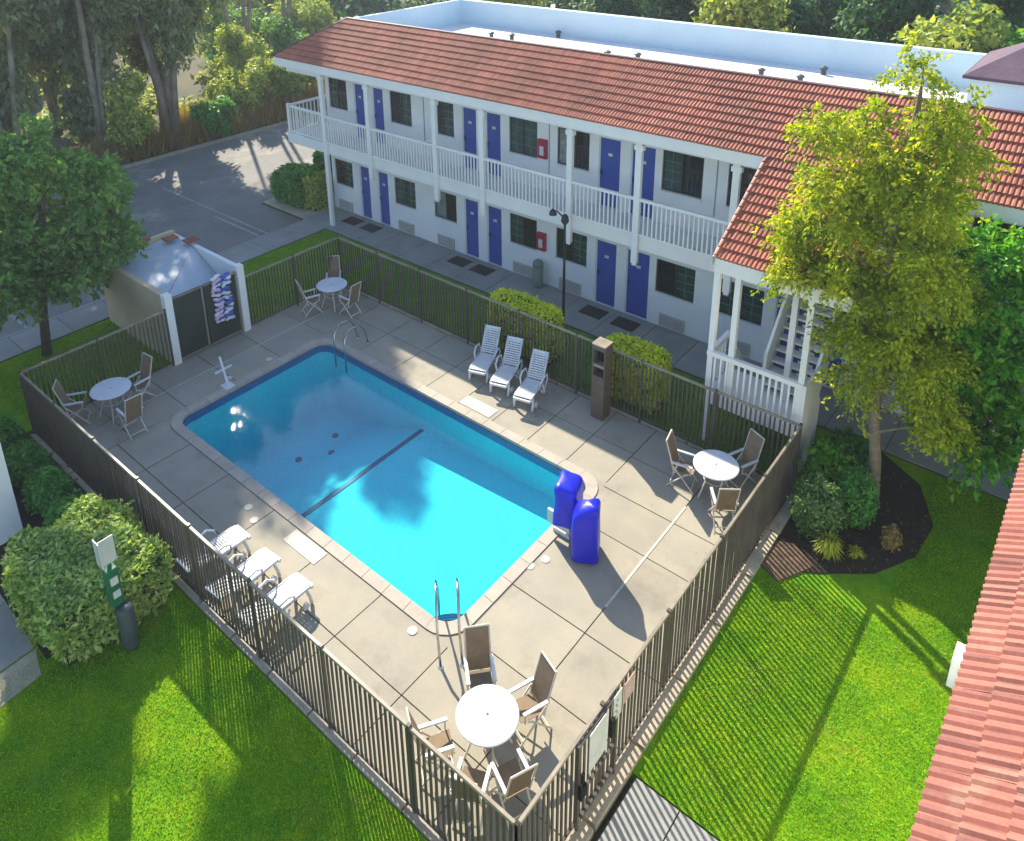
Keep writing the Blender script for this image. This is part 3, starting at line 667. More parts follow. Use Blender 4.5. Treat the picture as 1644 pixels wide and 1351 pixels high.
# under-sheet of the mansard, left slope, back slope
obj('roof_deck', MB().quad((XL, YE, ZE), (XR, YE, ZE), (XR, YR_, ZR), (XL+2.29, YR_, ZR)).quad((XL, YE, ZE), (XL+2.29, YR_, ZR), (XL+2.29, 23.3, ZR), (XL, 25.6, ZE)).quad((XL, 25.6, ZE), (XL+2.29, 23.3, ZR), (XR, 23.3, ZR), (XR, 25.6, ZE)), MT['tile'], bld)
obj('ridge_cap', MB().box(XL+2.2, YR_-.06, ZR-.06, XR, YR_+.12, ZR+.09), MT['cap'], bld)
obj('hip_cap', MB().tube([(XL, YE, ZE+.06), (XL+2.29, YR_, ZR+.06)], .07, 5), MT['cap'], bld)
# sunken flat roof inside the mansard
ZFL = 7.47; XI = XL+2.4
obj('flat_roof', MB().quad((XI, YR_+.13, ZFL), (XR, YR_+.13, ZFL), (XR, 23.0, ZFL), (XI, 23.0, ZFL)), MT['roofwhite'], bld)
obj('parapet', MB().box(XI-.14, YR_+.13, ZFL-.5, XI, 23.3, ZR+.04), MT['parapet'], bld)
obj('parapet', MB().box(XI, 23.0, ZFL-.5, XR, 23.3, ZR+.04), MT['parapet'], bld)
for (x, y) in ((-1.08, 20.7), (-.1, 20.9), (1.14, 22.6), (5.15, 20.2), (6.3, 20.5), (11.0, 20.7), (12.4, 20.5), (12.6, 22.2), (3.1, 18.9), (8.8, 18.6)):
    v = obj('roof_vent', MB().lathe([(.09, 0), (.09, .2)], 10, (x, y, ZFL)), MT['greybin'], bld)
    obj('vent_cap', MB().lathe([(.14, .2), (.14, .26), (.03, .31)], 10, (x, y, ZFL)), MT['greybin'], v)
# roof room with a hip roof
rr = obj('roof_room', MB().box(17.45, 19.0, ZFL-.1, 21.5, 22.6, 8.74), MT['parapet'], bld)
obj('hip_roof', MB().quad((17.3, 18.85, 8.75), (21.65, 18.85, 8.75), (20.0, 20.8, 9.75), (18.95, 20.8, 9.75)).quad((17.3, 22.75, 8.75), (17.3, 18.85, 8.75), (18.95, 20.8, 9.75)).quad((21.65, 22.75, 8.75), (17.3, 22.75, 8.75), (18.95, 20.8, 9.75), (20.0, 20.8, 9.75)).quad((21.65, 18.85, 8.75), (21.65, 22.75, 8.75), (20.0, 20.8, 9.75)), MT['purple'], rr)
obj('hip_eave', MB().box(17.28, 18.83, 8.66, 21.67, 18.88, 8.75).box(17.28, 18.88, 8.66, 17.33, 22.75, 8.75), MT['purple'], rr)

# ---- stair tower: roof, posts, landing, flights
XS0, XS1, YS = 14.02, 17.2, 11.0
ns = 11; dys = (YE-YS)/ns
tiled(bld, Vector((XS0+.06, YS-.02, ZE-SL*(YE-YS)+.03)), Vector((1, 0, 0)), Vector((0, dys, dys*SL)), ns, XS1-XS0, .215, 'tile', (14.5, 11, 5.5), None, 0)
ZS = ZE-SL*(YE-YS)
obj('roof_deck', MB().quad((XS0, YS, ZS), (XS1, YS, ZS), (XS1, YE+.1, ZE+.06), (XS0, YE+.1, ZE+.06)), MT['tile'], bld)
obj('verge_board', MB().quad((XS0-.05, YS-.03, ZS-.25), (XS0-.05, YS-.03, ZS+.07), (XS0-.05, YE, ZE+.09), (XS0-.05, YE, ZE-.25)).quad((XS0+.03, YS-.03, ZS-.25), (XS0+.03, YE, ZE-.25), (XS0+.03, YE, ZE+.09), (XS0+.03, YS-.03, ZS+.07)).quad((XS0-.05, YS-.03, ZS+.07), (XS0+.03, YS-.03, ZS+.07), (XS0+.03, YE, ZE+.09), (XS0-.05, YE, ZE+.09)), MT['white'], bld)
for i in range(13):
    y = YS+(YE-YS)*i/13; z = ZS+SL*(y-YS); y2 = y+(YE-YS)/13*1.06; z2 = z+SL*(y2-y)
    obj('verge_tile', MB().tube([(XS0+.03, y, z+.085), (XS0+.03, y2, z2+.06)], [.075, .06], 6), MT['tile'], bld)
obj('fascia', MB().box(XS0, YS, ZS-.34, XS1, YS+.06, ZS+.03), MT['white'], bld)
obj('soffit', MB().quad((XS0, YS+.07, ZS-.12), (XS0, YE, ZE-.3), (XS1, YE, ZE-.3), (XS1, YS+.07, ZS-.12)), MT['white'], bld)
st = obj('stair_landing', MB().box(14.08, 11.06, 1.3, 16.38, 12.4, 1.5), MT['white'], bld)
obj('skirt', MB().box(14.05, 10.98, 1.22, 16.42, 11.055, 1.56).box(16.385, 11.06, -.05, 16.46, 12.5, 1.56), MT['white'], st)
for (x, y, z0, z1) in ((14.1, 11.1, 0, ZS-.34), (14.62, 11.13, 1.5, ZS-.34), (16.36, 11.1, 0, ZS-.34), (15.75, 11.95, 1.5, 5.6), ):
    obj('stair_post', MB().box(x-.07, y-.07, z0, x+.07, y+.07, z1), MT['white'], st)
obj('landing_rail', MB().box(14.03, 10.98, 2.6, 16.43, 11.1, 2.72).box(14.03, 11.1, 2.6, 14.15, 12.2, 2.72), MT['white'], st)
bl = tomesh(MB().box(-.025, -.02, 1.56, .025, .02, 2.6), 'landing_baluster', MT['white'])
for i in range(14):
    ob('landing_baluster', bl, st, (14.25+.155*i+6.1, 11.03-15.39, 0))
for i in range(5): ob('landing_baluster', bl, st, (14.09+6.1, 11.28+.18*i-15.39, 0))
obj('solid_end', MB().box(16.43, 11.0, 1.5, 16.5, 12.2, 2.7), MT['white'], st)
fl = MB(); nst = 9; y0, z0 = 12.0, 1.5; y1, z1 = 13.72, 3.66
for i in range(nst):
    y = y0+(y1-y0)*i/nst; z = z0+(z1-z0)*(i+1)/nst
    o = obj('tread', MB().box(15.2, y-.03, z-.06, 16.36, y+.21, z), MT['white'], bld)
for i in range(nst):
    y = y0+(y1-y0)*i/nst; z = z0+(z1-z0)*(i+1)/nst
    obj('gap_shade_board', MB().box(15.2, y+.17, z-.25, 16.36, y+.19, z-.06), MT['greybin'], bld)  # dark boards added as the shade between the open treads
def stringer(x, ya, za, yb, zb, lo, hi, name='stringer'):
    return obj(name, MB().quad((x, ya, za-lo), (x, ya, za+hi), (x, yb, zb+hi), (x, yb, zb-lo)).quad((x+.07, ya, za-lo), (x+.07, yb, zb-lo), (x+.07, yb, zb+hi), (x+.07, ya, za+hi)).quad((x, ya, za+hi), (x+.07, ya, za+hi), (x+.07, yb, zb+hi), (x, yb, zb+hi)).quad((x, ya, za-lo), (x, yb, zb-lo), (x+.07, yb, zb-lo), (x+.07, ya, za-lo)).quad((x, ya, za-lo), (x+.07, ya, za-lo), (x+.07, ya, za+hi), (x, ya, za+hi)), MT['white'], bld)
stringer(15.12, 12.0, 1.5, 13.8, 3.66, .1, 1.05); stringer(16.37, 12.0, 1.5, 13.8, 3.66, .3, 1.1)
for i in range(6):   # short lower flight to the walkway
    y = 12.4+.2*i; z = 1.5-.25*(i+1)
    obj('tread', MB().box(14.15, y, z-.06, 15.08, y+.24, z), MT['white'], bld)
stringer(14.08, 12.3, 1.5, 13.55, 0.05, .05, .95); stringer(15.0, 12.3, 1.5, 13.55, .05, .05, .95)
obj('hanging_lamp', MB().tube([(15.1, 12.2, 5.5), (15.1, 12.2, 5.0)], .02, 6).lathe([(.06, 0), (.13, .1), (.13, .35), (.05, .42)], 12, (15.1, 12.2, 4.6)), MT['plastic'], bld)
for (x0, z0_) in ((5.48, 1.33), (5.5, 4.85)):
    t = thing('fire_extinguisher_cabinet', 'red extinguisher cabinet on the %s wall' % ('ground-floor' if z0_ < 3 else 'balcony'), 'fire cabinet', (x0, YW, z0_), 'red extinguisher cabinets')
    obj('cabinet', MB().box(x0, YW-.13, z0_, x0+.36, YW-.004, z0_+.68), MT['red'], t)
    obj('cabinet_glass', MB().box(x0+.09, YW-.137, z0_+.12, x0+.27, YW-.131, z0_+.45), MT['signwhite'], t)
    obj('cabinet_handle', MB().box(x0+.28, YW-.15, z0_+.3, x0+.31, YW-.131, z0_+.42), MT['darkmetal'], t)
t = thing('bin', 'slim grey-green bin with a domed lid beside the ground-floor red cabinet', 'bin', (5.72, 15.05, 0))
obj('bin_body', MB().lathe([(.17, 0), (.19, .1), (.19, .85)], 16, (5.72, 15.05, 0)), MT['greygreen'], t, smooth=True)
obj('bin_lid', MB().lathe([(.2, .85), (.2, .92), (.14, 1.03), (.05, 1.08)], 16, (5.72, 15.05, 0)), MT['greygreen'], t, smooth=True)
mats_at = [(-4.15, 'left door mat of the pair at the far left end'), (-2.95, 'right door mat of the pair at the far left end'), (2.15, 'left door mat of the pair left of the grey-green bin'), (3.3, 'right door mat of the pair left of the grey-green bin'), (8.3, 'left door mat of the pair right of the lamp post'), (9.55, 'right door mat of the pair right of the lamp post')]
for x, lb in mats_at:
    tag(obj('door_mat', MB().box(x-.42, 14.45, .002, x+.42, 15.05, .02), MT['mat'], None), 'dark rubber mat, '+lb, 'door mat', 'dark mats in front of the doors')
    
# ================================================================ right wing whose roof runs under the camera
wing = thing('motel_wing', 'salmon tiled roof wing running up the right edge of the photo', 'building', (20.85, -8, 0))
ex, zl = 20.85, 7.05; ncw = 10; dxw = .27
tiled(wing, Vector((ex, 8.0, zl+.03)), Vector((0, -1, 0)), Vector((dxw, 0, dxw*SL)), ncw, 16.0, .215, 'tilenear', (21.2, 1, 7.3), None, 300, .03)
obj('roof_deck', MB().quad((ex+.03, -8, zl-.01), (ex+2.7, -8, zl+2.7*SL), (ex+2.7, 8, zl+2.7*SL), (ex+.03, 8, zl-.01)).quad((ex+2.7, -8, zl+2.7*SL), (ex+2.7, -8, zl+1), (ex+2.7, 8, zl+1), (ex+2.7, 8, zl+2.7*SL)), MT['tilenear'], wing)
obj('fascia', MB().box(ex, -8, zl-.33, ex+.05, 8, zl+.0), MT['white'], wing)
obj('wall', MB().box(22.1, -8, -.1, 28, 7.9, 6.7), MT['stucco'], wing)
obj('soffit', MB().box(ex+.05, -8, zl-.35, 28, 7.95, zl-.3), MT['white'], wing)
obj('downpipe', MB().box(ex-.10, 1.35, zl-.45, ex-.01, 1.6, zl-.12), MT['white'], wing)

# ================================================================ left white building corner
lw = thing('side_building', 'blank white wall of a neighbouring building at the left edge', 'building', (-4, -9, 0))
obj('wall', MB().box(-5.5, -12, -.1, 3.5, -1.6, 3.7), MT['stucco'], lw)
obj('roof', MB().box(-5.6, -12, 3.7, 3.55, -1.55, 3.85), MT['tile'], lw)

# ================================================================ enclosure left of the pool
en = thing('pump_enclosure', 'white and tan walled enclosure with a dark gate, left of the pool', 'enclosure', (0, 4.1, 0))
ZN = 2.32
obj('wall', MB().box(-4.3, 4.1, -.1, -.22, 4.28, ZN), MT['tan'], en)
obj('wall', MB().box(-4.3, 4.28, -.1, -4.1, 6.75, ZN+.1), MT['tan'], en)
obj('wall', MB().box(-4.1, 6.6, -.1, -.22, 6.75, ZN), MT['stucco'], en)
obj('gate_post', MB().box(-.2, 4.07, -.05, .04, 4.3, ZN+.06), MT['white'], en)
obj('gate_post', MB().box(-.2, 6.55, -.05, .04, 6.78, ZN+.06), MT['white'], en)
for (y0_, y1_) in ((4.32, 5.33), (5.37, 6.53)):
    gl_ = obj('gate_leaf', MB().box(-.1, y0_, .05, -.05, y1_, ZN-.12), MT['gategreen'], en)
    obj('gate_frame', MB().box(-.05, y0_, ZN-.17, -.035, y1_, ZN-.12).box(-.05, y0_, .05, -.035, y1_, .1).box(-.05, y1_-.05, .1, -.035, y1_, ZN-.17), MT['rail'], gl_)
obj('sheet_roof', MB().quad((-4.08, 4.3, 2.26), (-.24, 4.3, 2.2), (-2.7, 6.58, 2.3), (-4.08, 6.58, 2.3)), MT['canvas'], en)
obj('sheet_roof', MB().quad((-.24, 4.32, 2.19), (-.24, 5.9, 1.55), (-.9, 6.58, 1.45), (-2.7, 6.58, 2.29)), MT['canvas'], en)
for i, (y, x) in enumerate(((4.5, -4.2), (5.6, -4.2), (6.3, -3.6), (6.67, -2.9))):
    obj('wall_cap_tile', MB().box(x-.18, y-.22, ZN+.1, x+.18, y+.22, ZN+.16), MT['tile'], en)
tw = thing('towels', 'bunch of white, pink and blue striped towels hung over the enclosure gate', 'towels', (0, 5.9, 1.4))
for i in range(11):
    z = 2.32-.155*i; y = 5.95+.03*math.sin(i*1.3)
    for k, (mm, a, b) in enumerate((('towelp' if i % 2 else 'towelw', -.33, -.02), ('towelb' if i % 3 == 0 else 'towelw', .0, .32))):
        pts = [(.0+.03*math.sin(j*2+i), y+a+(b-a)*j/4, z-.05*math.sin(j*1.1+i*.9)-.06*(k)) for j in range(5)]
        obj('towel_fold', MB().tube(pts, [.04, .07, .06, .075, .04], 6), MT[mm], tw, smooth=True)
    if i % 2: obj('towel_fold', MB().tube([(.04, y-.25, z-.08), (.05, y+.02, z-.04), (.04, y+.3, z-.1)], .03, 5), MT['towelb'], tw, smooth=True)

# ================================================================ furniture
def make_chair():
    t = thing('patio_chair', 'x', 'chair')
    cm, sl_ = MT['chairmetal'], MT['sling']
    for s in (-1, 1):
        x = s*.235
        obj('leg', MB().tube([(x, .30, 0), (x, -.05, .42), (x, -.22, .62)], .018, 6), cm, t, (0, 0, 0))
        obj('leg', MB().tube([(x*.93, -.34, 0), (x*.93, .05, .42), (x*.93, .16, .50)], .018, 6), cm, t, (0, 0, 0))
        obj('back_rail', MB().tube([(x*.95, -.18, .42), (x*.95, -.30, .85), (x*.95, -.42, 1.27)], .018, 6), cm, t, (0, 0, 0))
        obj('armrest', MB().box(x-.03, -.27, .70, x+.03, .24, .735), MT['plastic'], t, (0, 0, 0))
        obj('arm_support', MB().tube([(x, .2, .49), (x, .2, .7)], .015, 5), cm, t, (0, 0, 0))
    obj('stretcher', MB().tube([(-.22, -.28, .08), (.22, -.28, .08)], .015, 5), cm, t, (0, 0, 0))
    obj('stretcher', MB().tube([(-.235, .24, .09), (.235, .24, .09)], .015, 5), cm, t, (0, 0, 0))
    obj('top_bar', MB().tube([(-.23, -.42, 1.27), (.23, -.42, 1.27)], .018, 6), cm, t, (0, 0, 0))
    m = MB(); P = [(.26, .51), (.05, .475), (-.15, .45), (-.2, .46)]
    for i in range(3):
        m.quad((-.205, P[i][0], P[i][1]), (.205, P[i][0], P[i][1]), (.205, P[i+1][0], P[i+1][1]), (-.205, P[i+1][0], P[i+1][1]))
    s_ = obj('seat', m, sl_, t, (0, 0, 0)); s_.modifiers.new('t', 'SOLIDIFY').thickness = .012
    m = MB(); P = [(-.2, .5), (-.27, .78), (-.335, 1.0), (-.415, 1.25)]
    for i in range(3):
        m.quad((-.205, P[i][0], P[i][1]), (.205, P[i][0], P[i][1]), (.205, P[i+1][0], P[i+1][1]), (-.205, P[i+1][0], P[i+1][1]))
    s_ = obj('backrest', m, sl_, t, (0, 0, 0)); s_.modifiers.new('t', 'SOLIDIFY').thickness = .012
    return t
def make_table():
    t = thing('patio_table', 'x', 'table')
    obj('tabletop', MB().lathe([(.47, .815), (.515, .825), (.52, .84), (.515, .855), (.50, .86)], 40), MT['tabletop'], t, (0, 0, 0))
    obj('table_rim', MB().lathe([(.522, .825), (.532, .84), (.522, .853)], 40), MT['plastic'], t, (0, 0, 0))
    obj('umbrella_hole', MB().lathe([(.022, .861), (.022, .866)], 12), MT['greybin'], t, (0, 0, 0))
    for k in range(4):
        a = R(45+90*k); c, s = math.cos(a), math.sin(a)
        obj('leg', MB().tube([(c*.42, s*.42, 0), (c*.25, s*.25, .45), (c*.36, s*.36, .82)], .02, 6), MT['chairmetal'], t, (0, 0, 0))
    obj('brace_ring', MB().tube([(.26*math.cos(R(a)), .26*math.sin(R(a)), .45) for a in range(0, 361, 30)], .012, 5), MT['chairmetal'], t, (0, 0, 0))
    return t
ch0, tb0 = make_chair(), make_table(); used = {'c': False, 't': False}
def place(proto, key, x, y, rz, label, group):
    if used[key]: o = copy_tree(proto)
    else: o = proto; used[key] = True
    o.location = (x, y, .005); o.rotation_euler = (0, 0, rz); o['label'] = label; o['group'] = group; return o
TB = [((.92, 1.78), 'near left corner by the short fence', 'shaded table at the left corner', [((.42, 1.02), 'back to the fence'), ((2.0, 1.75), 'pool side'), ((.85, 2.55), 'enclosure side')]),
      ((1.0, 9.47), 'far corner of the deck', 'shaded table in the far corner', [((.75, 8.75), 'left side'), ((.3, 10.1), 'mostly hidden'), ((1.85, 9.5), 'right side')]),
      ((15.17, 9.4), 'right corner under the stair tower', 'table in the right corner', [((14.45, 9.25), 'pool side'), ((15.5, 10.15), 'back-fence side'), ((15.68, 8.72), 'side-fence side')]),
      ((14.82, 1.46), 'nearest corner beside the gate', 'sunlit table in the nearest corner', [((14.15, 2.05), 'poolward side'), ((15.1, 2.2), 'nearest the gate'), ((14.35, .72), 'left, along the front fence'), ((15.62, 1.1), 'right foreground'), ((15.2, .62), 'lowest in view')])]
for (tx, ty), lb, lc, chs in TB:
    place(tb0, 't', tx, ty, R(12), 'round white table at the '+lb, 'round white patio tables')
    for (cx, cy), pos in chs:
        d = Vector((tx-cx, ty-cy)); k = .72/d.length if d.length < .72 else 1
        place(ch0, 'c', tx-d.x*k, ty-d.y*k, math.atan2(d.y, d.x)-math.pi/2, 'brown sling chair at the %s, %s' % (lc, pos), 'brown sling patio chairs')
        
def make_lounger(head):
    """x across, y from foot (-) to head (+)"""
    t = thing('sun_lounger', 'x', 'lounger'); m_ = MT['plastic']; W = .25
    a = R(58) if head == 'up' else R(12); L1, L2 = .95, .80
    def bk(d): return (L1-.75+d*math.cos(a), .42+d*math.sin(a))
    for s in (-1, 1):
        obj('side_rail', MB().tube([(s*W, -.75, .36), (s*W, -.6, .42), (s*W, .2, .42)], .032, 6), m_, t, (0, 0, 0), smooth=True)
        obj('back_rail', MB().tube([(s*(W-.02), *bk(0)), (s*(W-.02), *bk(L2))], .028, 6), m_, t, (0, 0, 0), smooth=True)
        obj('leg', MB().tube([(s*W, -.55, .42), (s*(W+.03), -.62, .2), (s*(W+.02), -.66, .02)], [.035, .04, .045], 6), m_, t, (0, 0, 0), smooth=True)
        obj('leg', MB().tube([(s*W, .12, .42), (s*(W+.03), .18, .2), (s*(W+.02), .22, .02)], [.035, .04, .045], 6), m_, t, (0, 0, 0), smooth=True)
        obj('arm_loop', MB().tube([(s*(W+.02), -.18, .42), (s*(W+.07), -.14, .6), (s*(W+.09), .05, .7), (s*(W+.08), .28, .66), (s*(W+.06), .36, .45), (s*(W+.03), .26, .2), (s*(W+.03), .1, .12), (s*(W+.02), -.02, .3)], .026, 6), m_, t, (0, 0, 0), smooth=True)
        obj('wheel', MB().tube([(s*(W+.04), -.45, .1), (s*(W+.085), -.45, .1)], .09, 14), m_, t, (0, 0, 0))
    obj('cross_bar', MB().box(-W, -.78, .34, W, -.72, .40), m_, t, (0, 0, 0))
    h0, h1 = bk(L2-.06), bk(L2+.02)
    obj('head_bar', MB().quad((-W, h0[0], h0[1]+.02), (W, h0[0], h0[1]+.02), (W, h1[0], h1[1]+.02), (-W, h1[0], h1[1]+.02)).quad((-W, h0[0]+.02, h0[1]-.02), (-W, h1[0]+.02, h1[1]-.02), (W, h1[0]+.02, h1[1]-.02), (W, h0[0]+.02, h0[1]-.02)).tube([(-W, *h1), (W, *h1)], .024, 6), m_, t, (0, 0, 0))
    sm = tomesh(MB().box(-W, -.022, -.008, W, .022, .008), 'slat', m_)
    for i in range(14): ob('slat', sm, t, (0, -.68+.064*i, .43))
    for i in range(11):
        p = bk(.05+.066*i); o = ob('slat', sm, t, (0, p[0], p[1]+.01)); o.rotation_euler = (a, 0, 0)
    for i in (-1, 0, 1): obj('centre_rib', MB().box(i*.11-.012, -.7, .40, i*.11+.012, .2, .421), m_, t, (0, 0, 0))
    return t
lg = make_lounger('up')
for k, (x, y, lb) in enumerate(((7.62, 9.9, 'furthest left of the three at the back fence'), (8.52, 9.82, 'middle one of the three at the back fence'), (9.5, 9.72, 'nearest the brown litter bin'))):
    o = lg if k == 0 else copy_tree(lg); o.location = (x, y, .005); o.rotation_euler = (0, 0, R((19, 17, 14)[k]))
    o['label'] = 'white slatted lounger with raised back, '+lb; o['group'] = 'white sun loungers'
lf = make_lounger('low')
for k, (x, lb) in enumerate(((7.78, 'furthest left of the three along the front fence'), (8.85, 'middle one of the three along the front fence'), (9.9, 'nearest, in the edge of the sunlight by the front fence'))):
    o = lf if k == 0 else copy_tree(lf); o.scale = (1, .82, 1); o.location = (x, .78+.03*k, .005); o.rotation_euler = (0, 0, R(180+(0, 4, 2)[k]))
    o['label'] = 'low white slatted lounger, '+lb; o['group'] = 'white sun loungers'

# litter bin
t = thing('litter_bin', 'tall brown square litter bin with two dark openings at the back fence', 'bin', (11.45, 10.25, 0))
bx, by = 11.47, 10.2
obj('bin_body', MB().box(bx-.2, by-.19, .02, bx+.2, by+.19, 1.35), MT['binbrown'], t, bevel=.015)
hd = obj('hood', MB().box(bx-.2, by-.17, 1.36, bx-.16, by+.19, 2.15).box(bx+.16, by-.17, 1.36, bx+.2, by+.19, 2.15).box(bx-.16, by+.13, 1.36, bx+.16, by+.19, 2.15).box(bx-.2, by-.19, 2.151, bx+.2, by+.19, 2.28), MT['binbrown'], t)
obj('divider', MB().box(bx-.16, by-.17, 1.62, bx+.16, by+.12, 1.70), MT['rail'], t)
obj('liner', MB().box(bx-.155, by+.05, 1.37, bx+.155, by+.12, 2.14), MT['black'], t)
obj('tray_lip', MB().box(bx-.21, by-.21, 2.281, bx+.21, by+.2, 2.32), MT['rail'], t)

# pool lift under covers
t = thing('pool_lift', 'pool lift under bright blue vinyl covers at the right pool edge', 'pool lift', (13.3, 6.0, 0))
def cover(poly, z0, tops, nrow=7, seed=0):
    rg = random.Random(seed); m = MB(); n = len(poly)
    cx = sum(p[0] for p in poly)/n; cy = sum(p[1] for p in poly)/n
    for k in range(nrow+1):
        f = k/nrow
        for i, p in enumerate(poly):
            s = 1.0+.05*math.sin(i*2.1+k*.9+seed)-.05*f; z = z0+(tops[i]-z0)*f
            m.v.append((cx+(p[0]-cx)*s, cy+(p[1]-cy)*s, z))
    for k in range(nrow):
        for i in range(n): j = (i+1) % n; m.f.append((k*n+i, k*n+j, (k+1)*n+j, (k+1)*n+i))
    m.v.append((cx, cy, max(tops)*.995)); c = len(m.v)-1
    for i in range(n): m.f.append((nrow*n+i, nrow*n+(i+1) % n, c))
    return m
def orect(cx, cy, hx, hy, a, n=4):
    P = []
    for (sx, sy) in ((-1, -1), (1, -1), (1, 1), (-1, 1)):
        nx, ny = {(-1, -1): (1, -1), (1, -1): (1, 1), (1, 1): (-1, 1), (-1, 1): (-1, -1)}[(sx, sy)]
        for k in range(n):
            f = k/n; x0, y0_ = sx*hx, sy*hy; x1, y1_ = nx*hx, ny*hy
            P.append((x0+(x1-x0)*f, y0_+(y1_-y0_)*f))
    ca, sa = math.cos(a), math.sin(a)
    return [(cx+x*ca-y*sa, cy+x*sa+y*ca) for x, y in P]
P1 = orect(13.10, 6.30, .27, .40, R(20)); P2 = orect(13.78, 5.98, .30, .33, R(28))
tp = [1.36+.07*math.cos(i*.4) for i in range(16)]
c1 = obj('cover', cover(P1, .42, tp, seed=1), MT['blue'], t, smooth=True)
tp2 = [1.16+.55*max(0, (p[0]-13.6)) for p in P2]
c2 = obj('cover', cover(P2, .06, tp2, seed=4), MT['blue'], t, smooth=True)
for c_ in (c1, c2): c_.modifiers.new('soft', 'SUBSURF').render_levels = 1
obj('lift_base', MB().box(12.86, 6.05, .01, 13.3, 6.7, .12), MT['plastic'], t)
obj('lift_mast', MB().box(12.95, 6.3, .12, 13.12, 6.5, .9), MT['plastic'], t)
obj('foot_panel', MB().box(12.75, 5.98, .25, 13.35, 6.05, .62), MT['signwhite'], t)

# lamp post behind the fence
t = thing('lamp_post', 'slim dark lamp post in the strip behind the back fence', 'lamp post', (8.06, 13.3, 0))
obj('pole', MB().tube([(8.06, 13.3, -.05), (8.06, 13.3, 4.0)], [.05, .035], 8), MT['darkmetal'], t)
obj('lamp_head', MB().tube([(8.06, 13.3, 3.9), (7.8, 13.2, 4.15), (7.7, 13.15, 4.1)], .025, 5).lathe([(.13, 0), (.10, .12), (.03, .2)], 10, (7.7, 13.15, 4.0)), MT['darkmetal'], t)
obj('lamp_head', MB().lathe([(.05, 0), (.13, .12), (.10, .3), (.03, .36)], 10, (8.06, 13.3, 3.7)), MT['darkmetal'], t)

# waste station by the hedge
t = thing('pet_waste_station', 'green dispenser with a white sign above a grey bin, in front of the big hedge', 'waste station', (8.2, -1.45, 0))
obj('post', MB().box(8.06, -1.5, 0, 8.12, -1.44, 2.55), MT['greenplastic'], t)
obj('sign_panel', MB().box(7.98, -1.63, 2.05, 8.2, -1.61, 2.62).box(8.125, -1.63, 2.05, 8.14, -1.33, 2.62), MT['signwhite'], t)
obj('dispenser', MB().box(8.0, -1.6, 1.1, 8.22, -1.38, 1.95), MT['greenplastic'], t, bevel=.02)
obj('dispenser_mark', MB().box(8.222, -1.56, 1.6, 8.228, -1.42, 1.78).box(8.222, -1.56, 1.3, 8.228, -1.42, 1.46), MT['signwhite'], t)
obj('bin_body', MB().lathe([(.13, .0), (.15, .05), (.16, .95), (.12, 1.0)], 16, (8.2, -1.42, 0)), MT['greybin'], t, smooth=True)

# ================================================================ hedges, bushes, bed
def hedge(label, cat, box, n, size, mat, seed, group=None, core=.12, rough=.08):
    x0, y0, z0, x1, y1, z1 = box
    t = thing('clipped_hedge', label, cat, ((x0+x1)/2, (y0+y1)/2, 0), group)
    f = ob('foliage', boxleaves('foliage', MT[mat], x0-t.location.x, y0-t.location.y, z0, x1-t.location.x, y1-t.location.y, z1, n, size, seed, rough), t)
    obj('dark_core', MB().box(x0+core, y0+core, max(z0, 0), x1-core, y1-core, z1-core), MT['core'], t)
    return t
hedge('golden clipped hedge behind the back fence, left of the lamp post', 'hedge', (6.75, 10.95, .1, 9.2, 11.8, 1.8), 9000, .07, 'hedgegold', 11, 'golden hedges behind the back fence')
hedge('smaller golden clipped hedge behind the brown litter bin', 'hedge', (11.0, 10.95, .1, 12.75, 11.75, 1.8), 7000, .07, 'hedgegold', 12, 'golden hedges behind the back fence')
hedge('big variegated hedge in the lower left, behind the waste station', 'hedge', (5.1, -2.55, .12, 7.95, -.3, 1.25), 28000, .075, 'hedge', 13, rough=.12)
hedge('dark square-clipped hedge on the parking island', 'hedge', (-9.0, 14.1, 0, -7.0, 15.6, 1.5), 5000, .12, 'bushdark', 14)
hedge('small dark clipped shrub behind the island hedge', 'shrub', (-9.1, 16.6, 0, -8.0, 17.4, 1.7), 2500, .12, 'bushdark', 15)
hedge('yellowing clipped hedge beside the building corner', 'hedge', (-7.0, 14.3, 0, -6.25, 15.5, 1.5), 2500, .11, 'shrublit', 16)
def bush(label, x, y, rx, ry, h, n, size, mat, seed, group=None, name='bush', cat='bush', z0=0):
    t = thing(name, label, cat, (x, y, 0), group)
    cl = [(0, 0, z0+h*.45, rx, ry, h*.5)]+[(rx*.45*math.cos(a), ry*.45*math.sin(a), z0+h*.55, rx*.55, ry*.55, h*.42) for a in (0, 2.1, 4.2)]
    ob('foliage', leafmesh('foliage', MT[mat], cl, n, size, seed, .1, .3, 1.5), t)
    obj('stems', MB().lathe([(rx*.2, 0), (rx*.62, h*.25), (rx*.66, h*.55), (rx*.3, h*.75)], 9, (x, y, z0)), MT['core'], t)  # solid dark lump filling the bush, its inner shade put into the colour
    return t
pos_names = ['furthest left in the row along the front fence', 'second from the left in the row along the front fence', 'third in the row along the front fence', 'last of the row, beside the big hedge']
for i, (x, y, r, h) in enumerate(((.3, -.8, .42, .9), (1.75, -.8, .45, .95), (3.15, -.85, .45, .95), (4.5, -.9, .47, .9))):
    bush('dark green mounded bush, '+pos_names[i], x, y, r*1.15, r, h, 6000, .07, 'bushdark', 30+i, 'dark bushes along the front fence')
struct('planting_bed', MB().prism([(16.82, 8.9), (17.3, 8.25), (18.0, 8.75), (18.8, 9.4), (19.35, 10.4), (19.45, 11.6), (18.9, 12.8), (17.8, 13.5), (16.82, 13.5)], -.05, .0), MT['soil'])
struct('shrub_bed', MB().box(-.3, -2.6, -.12, 7.2, -.14, .0), MT['soil'])
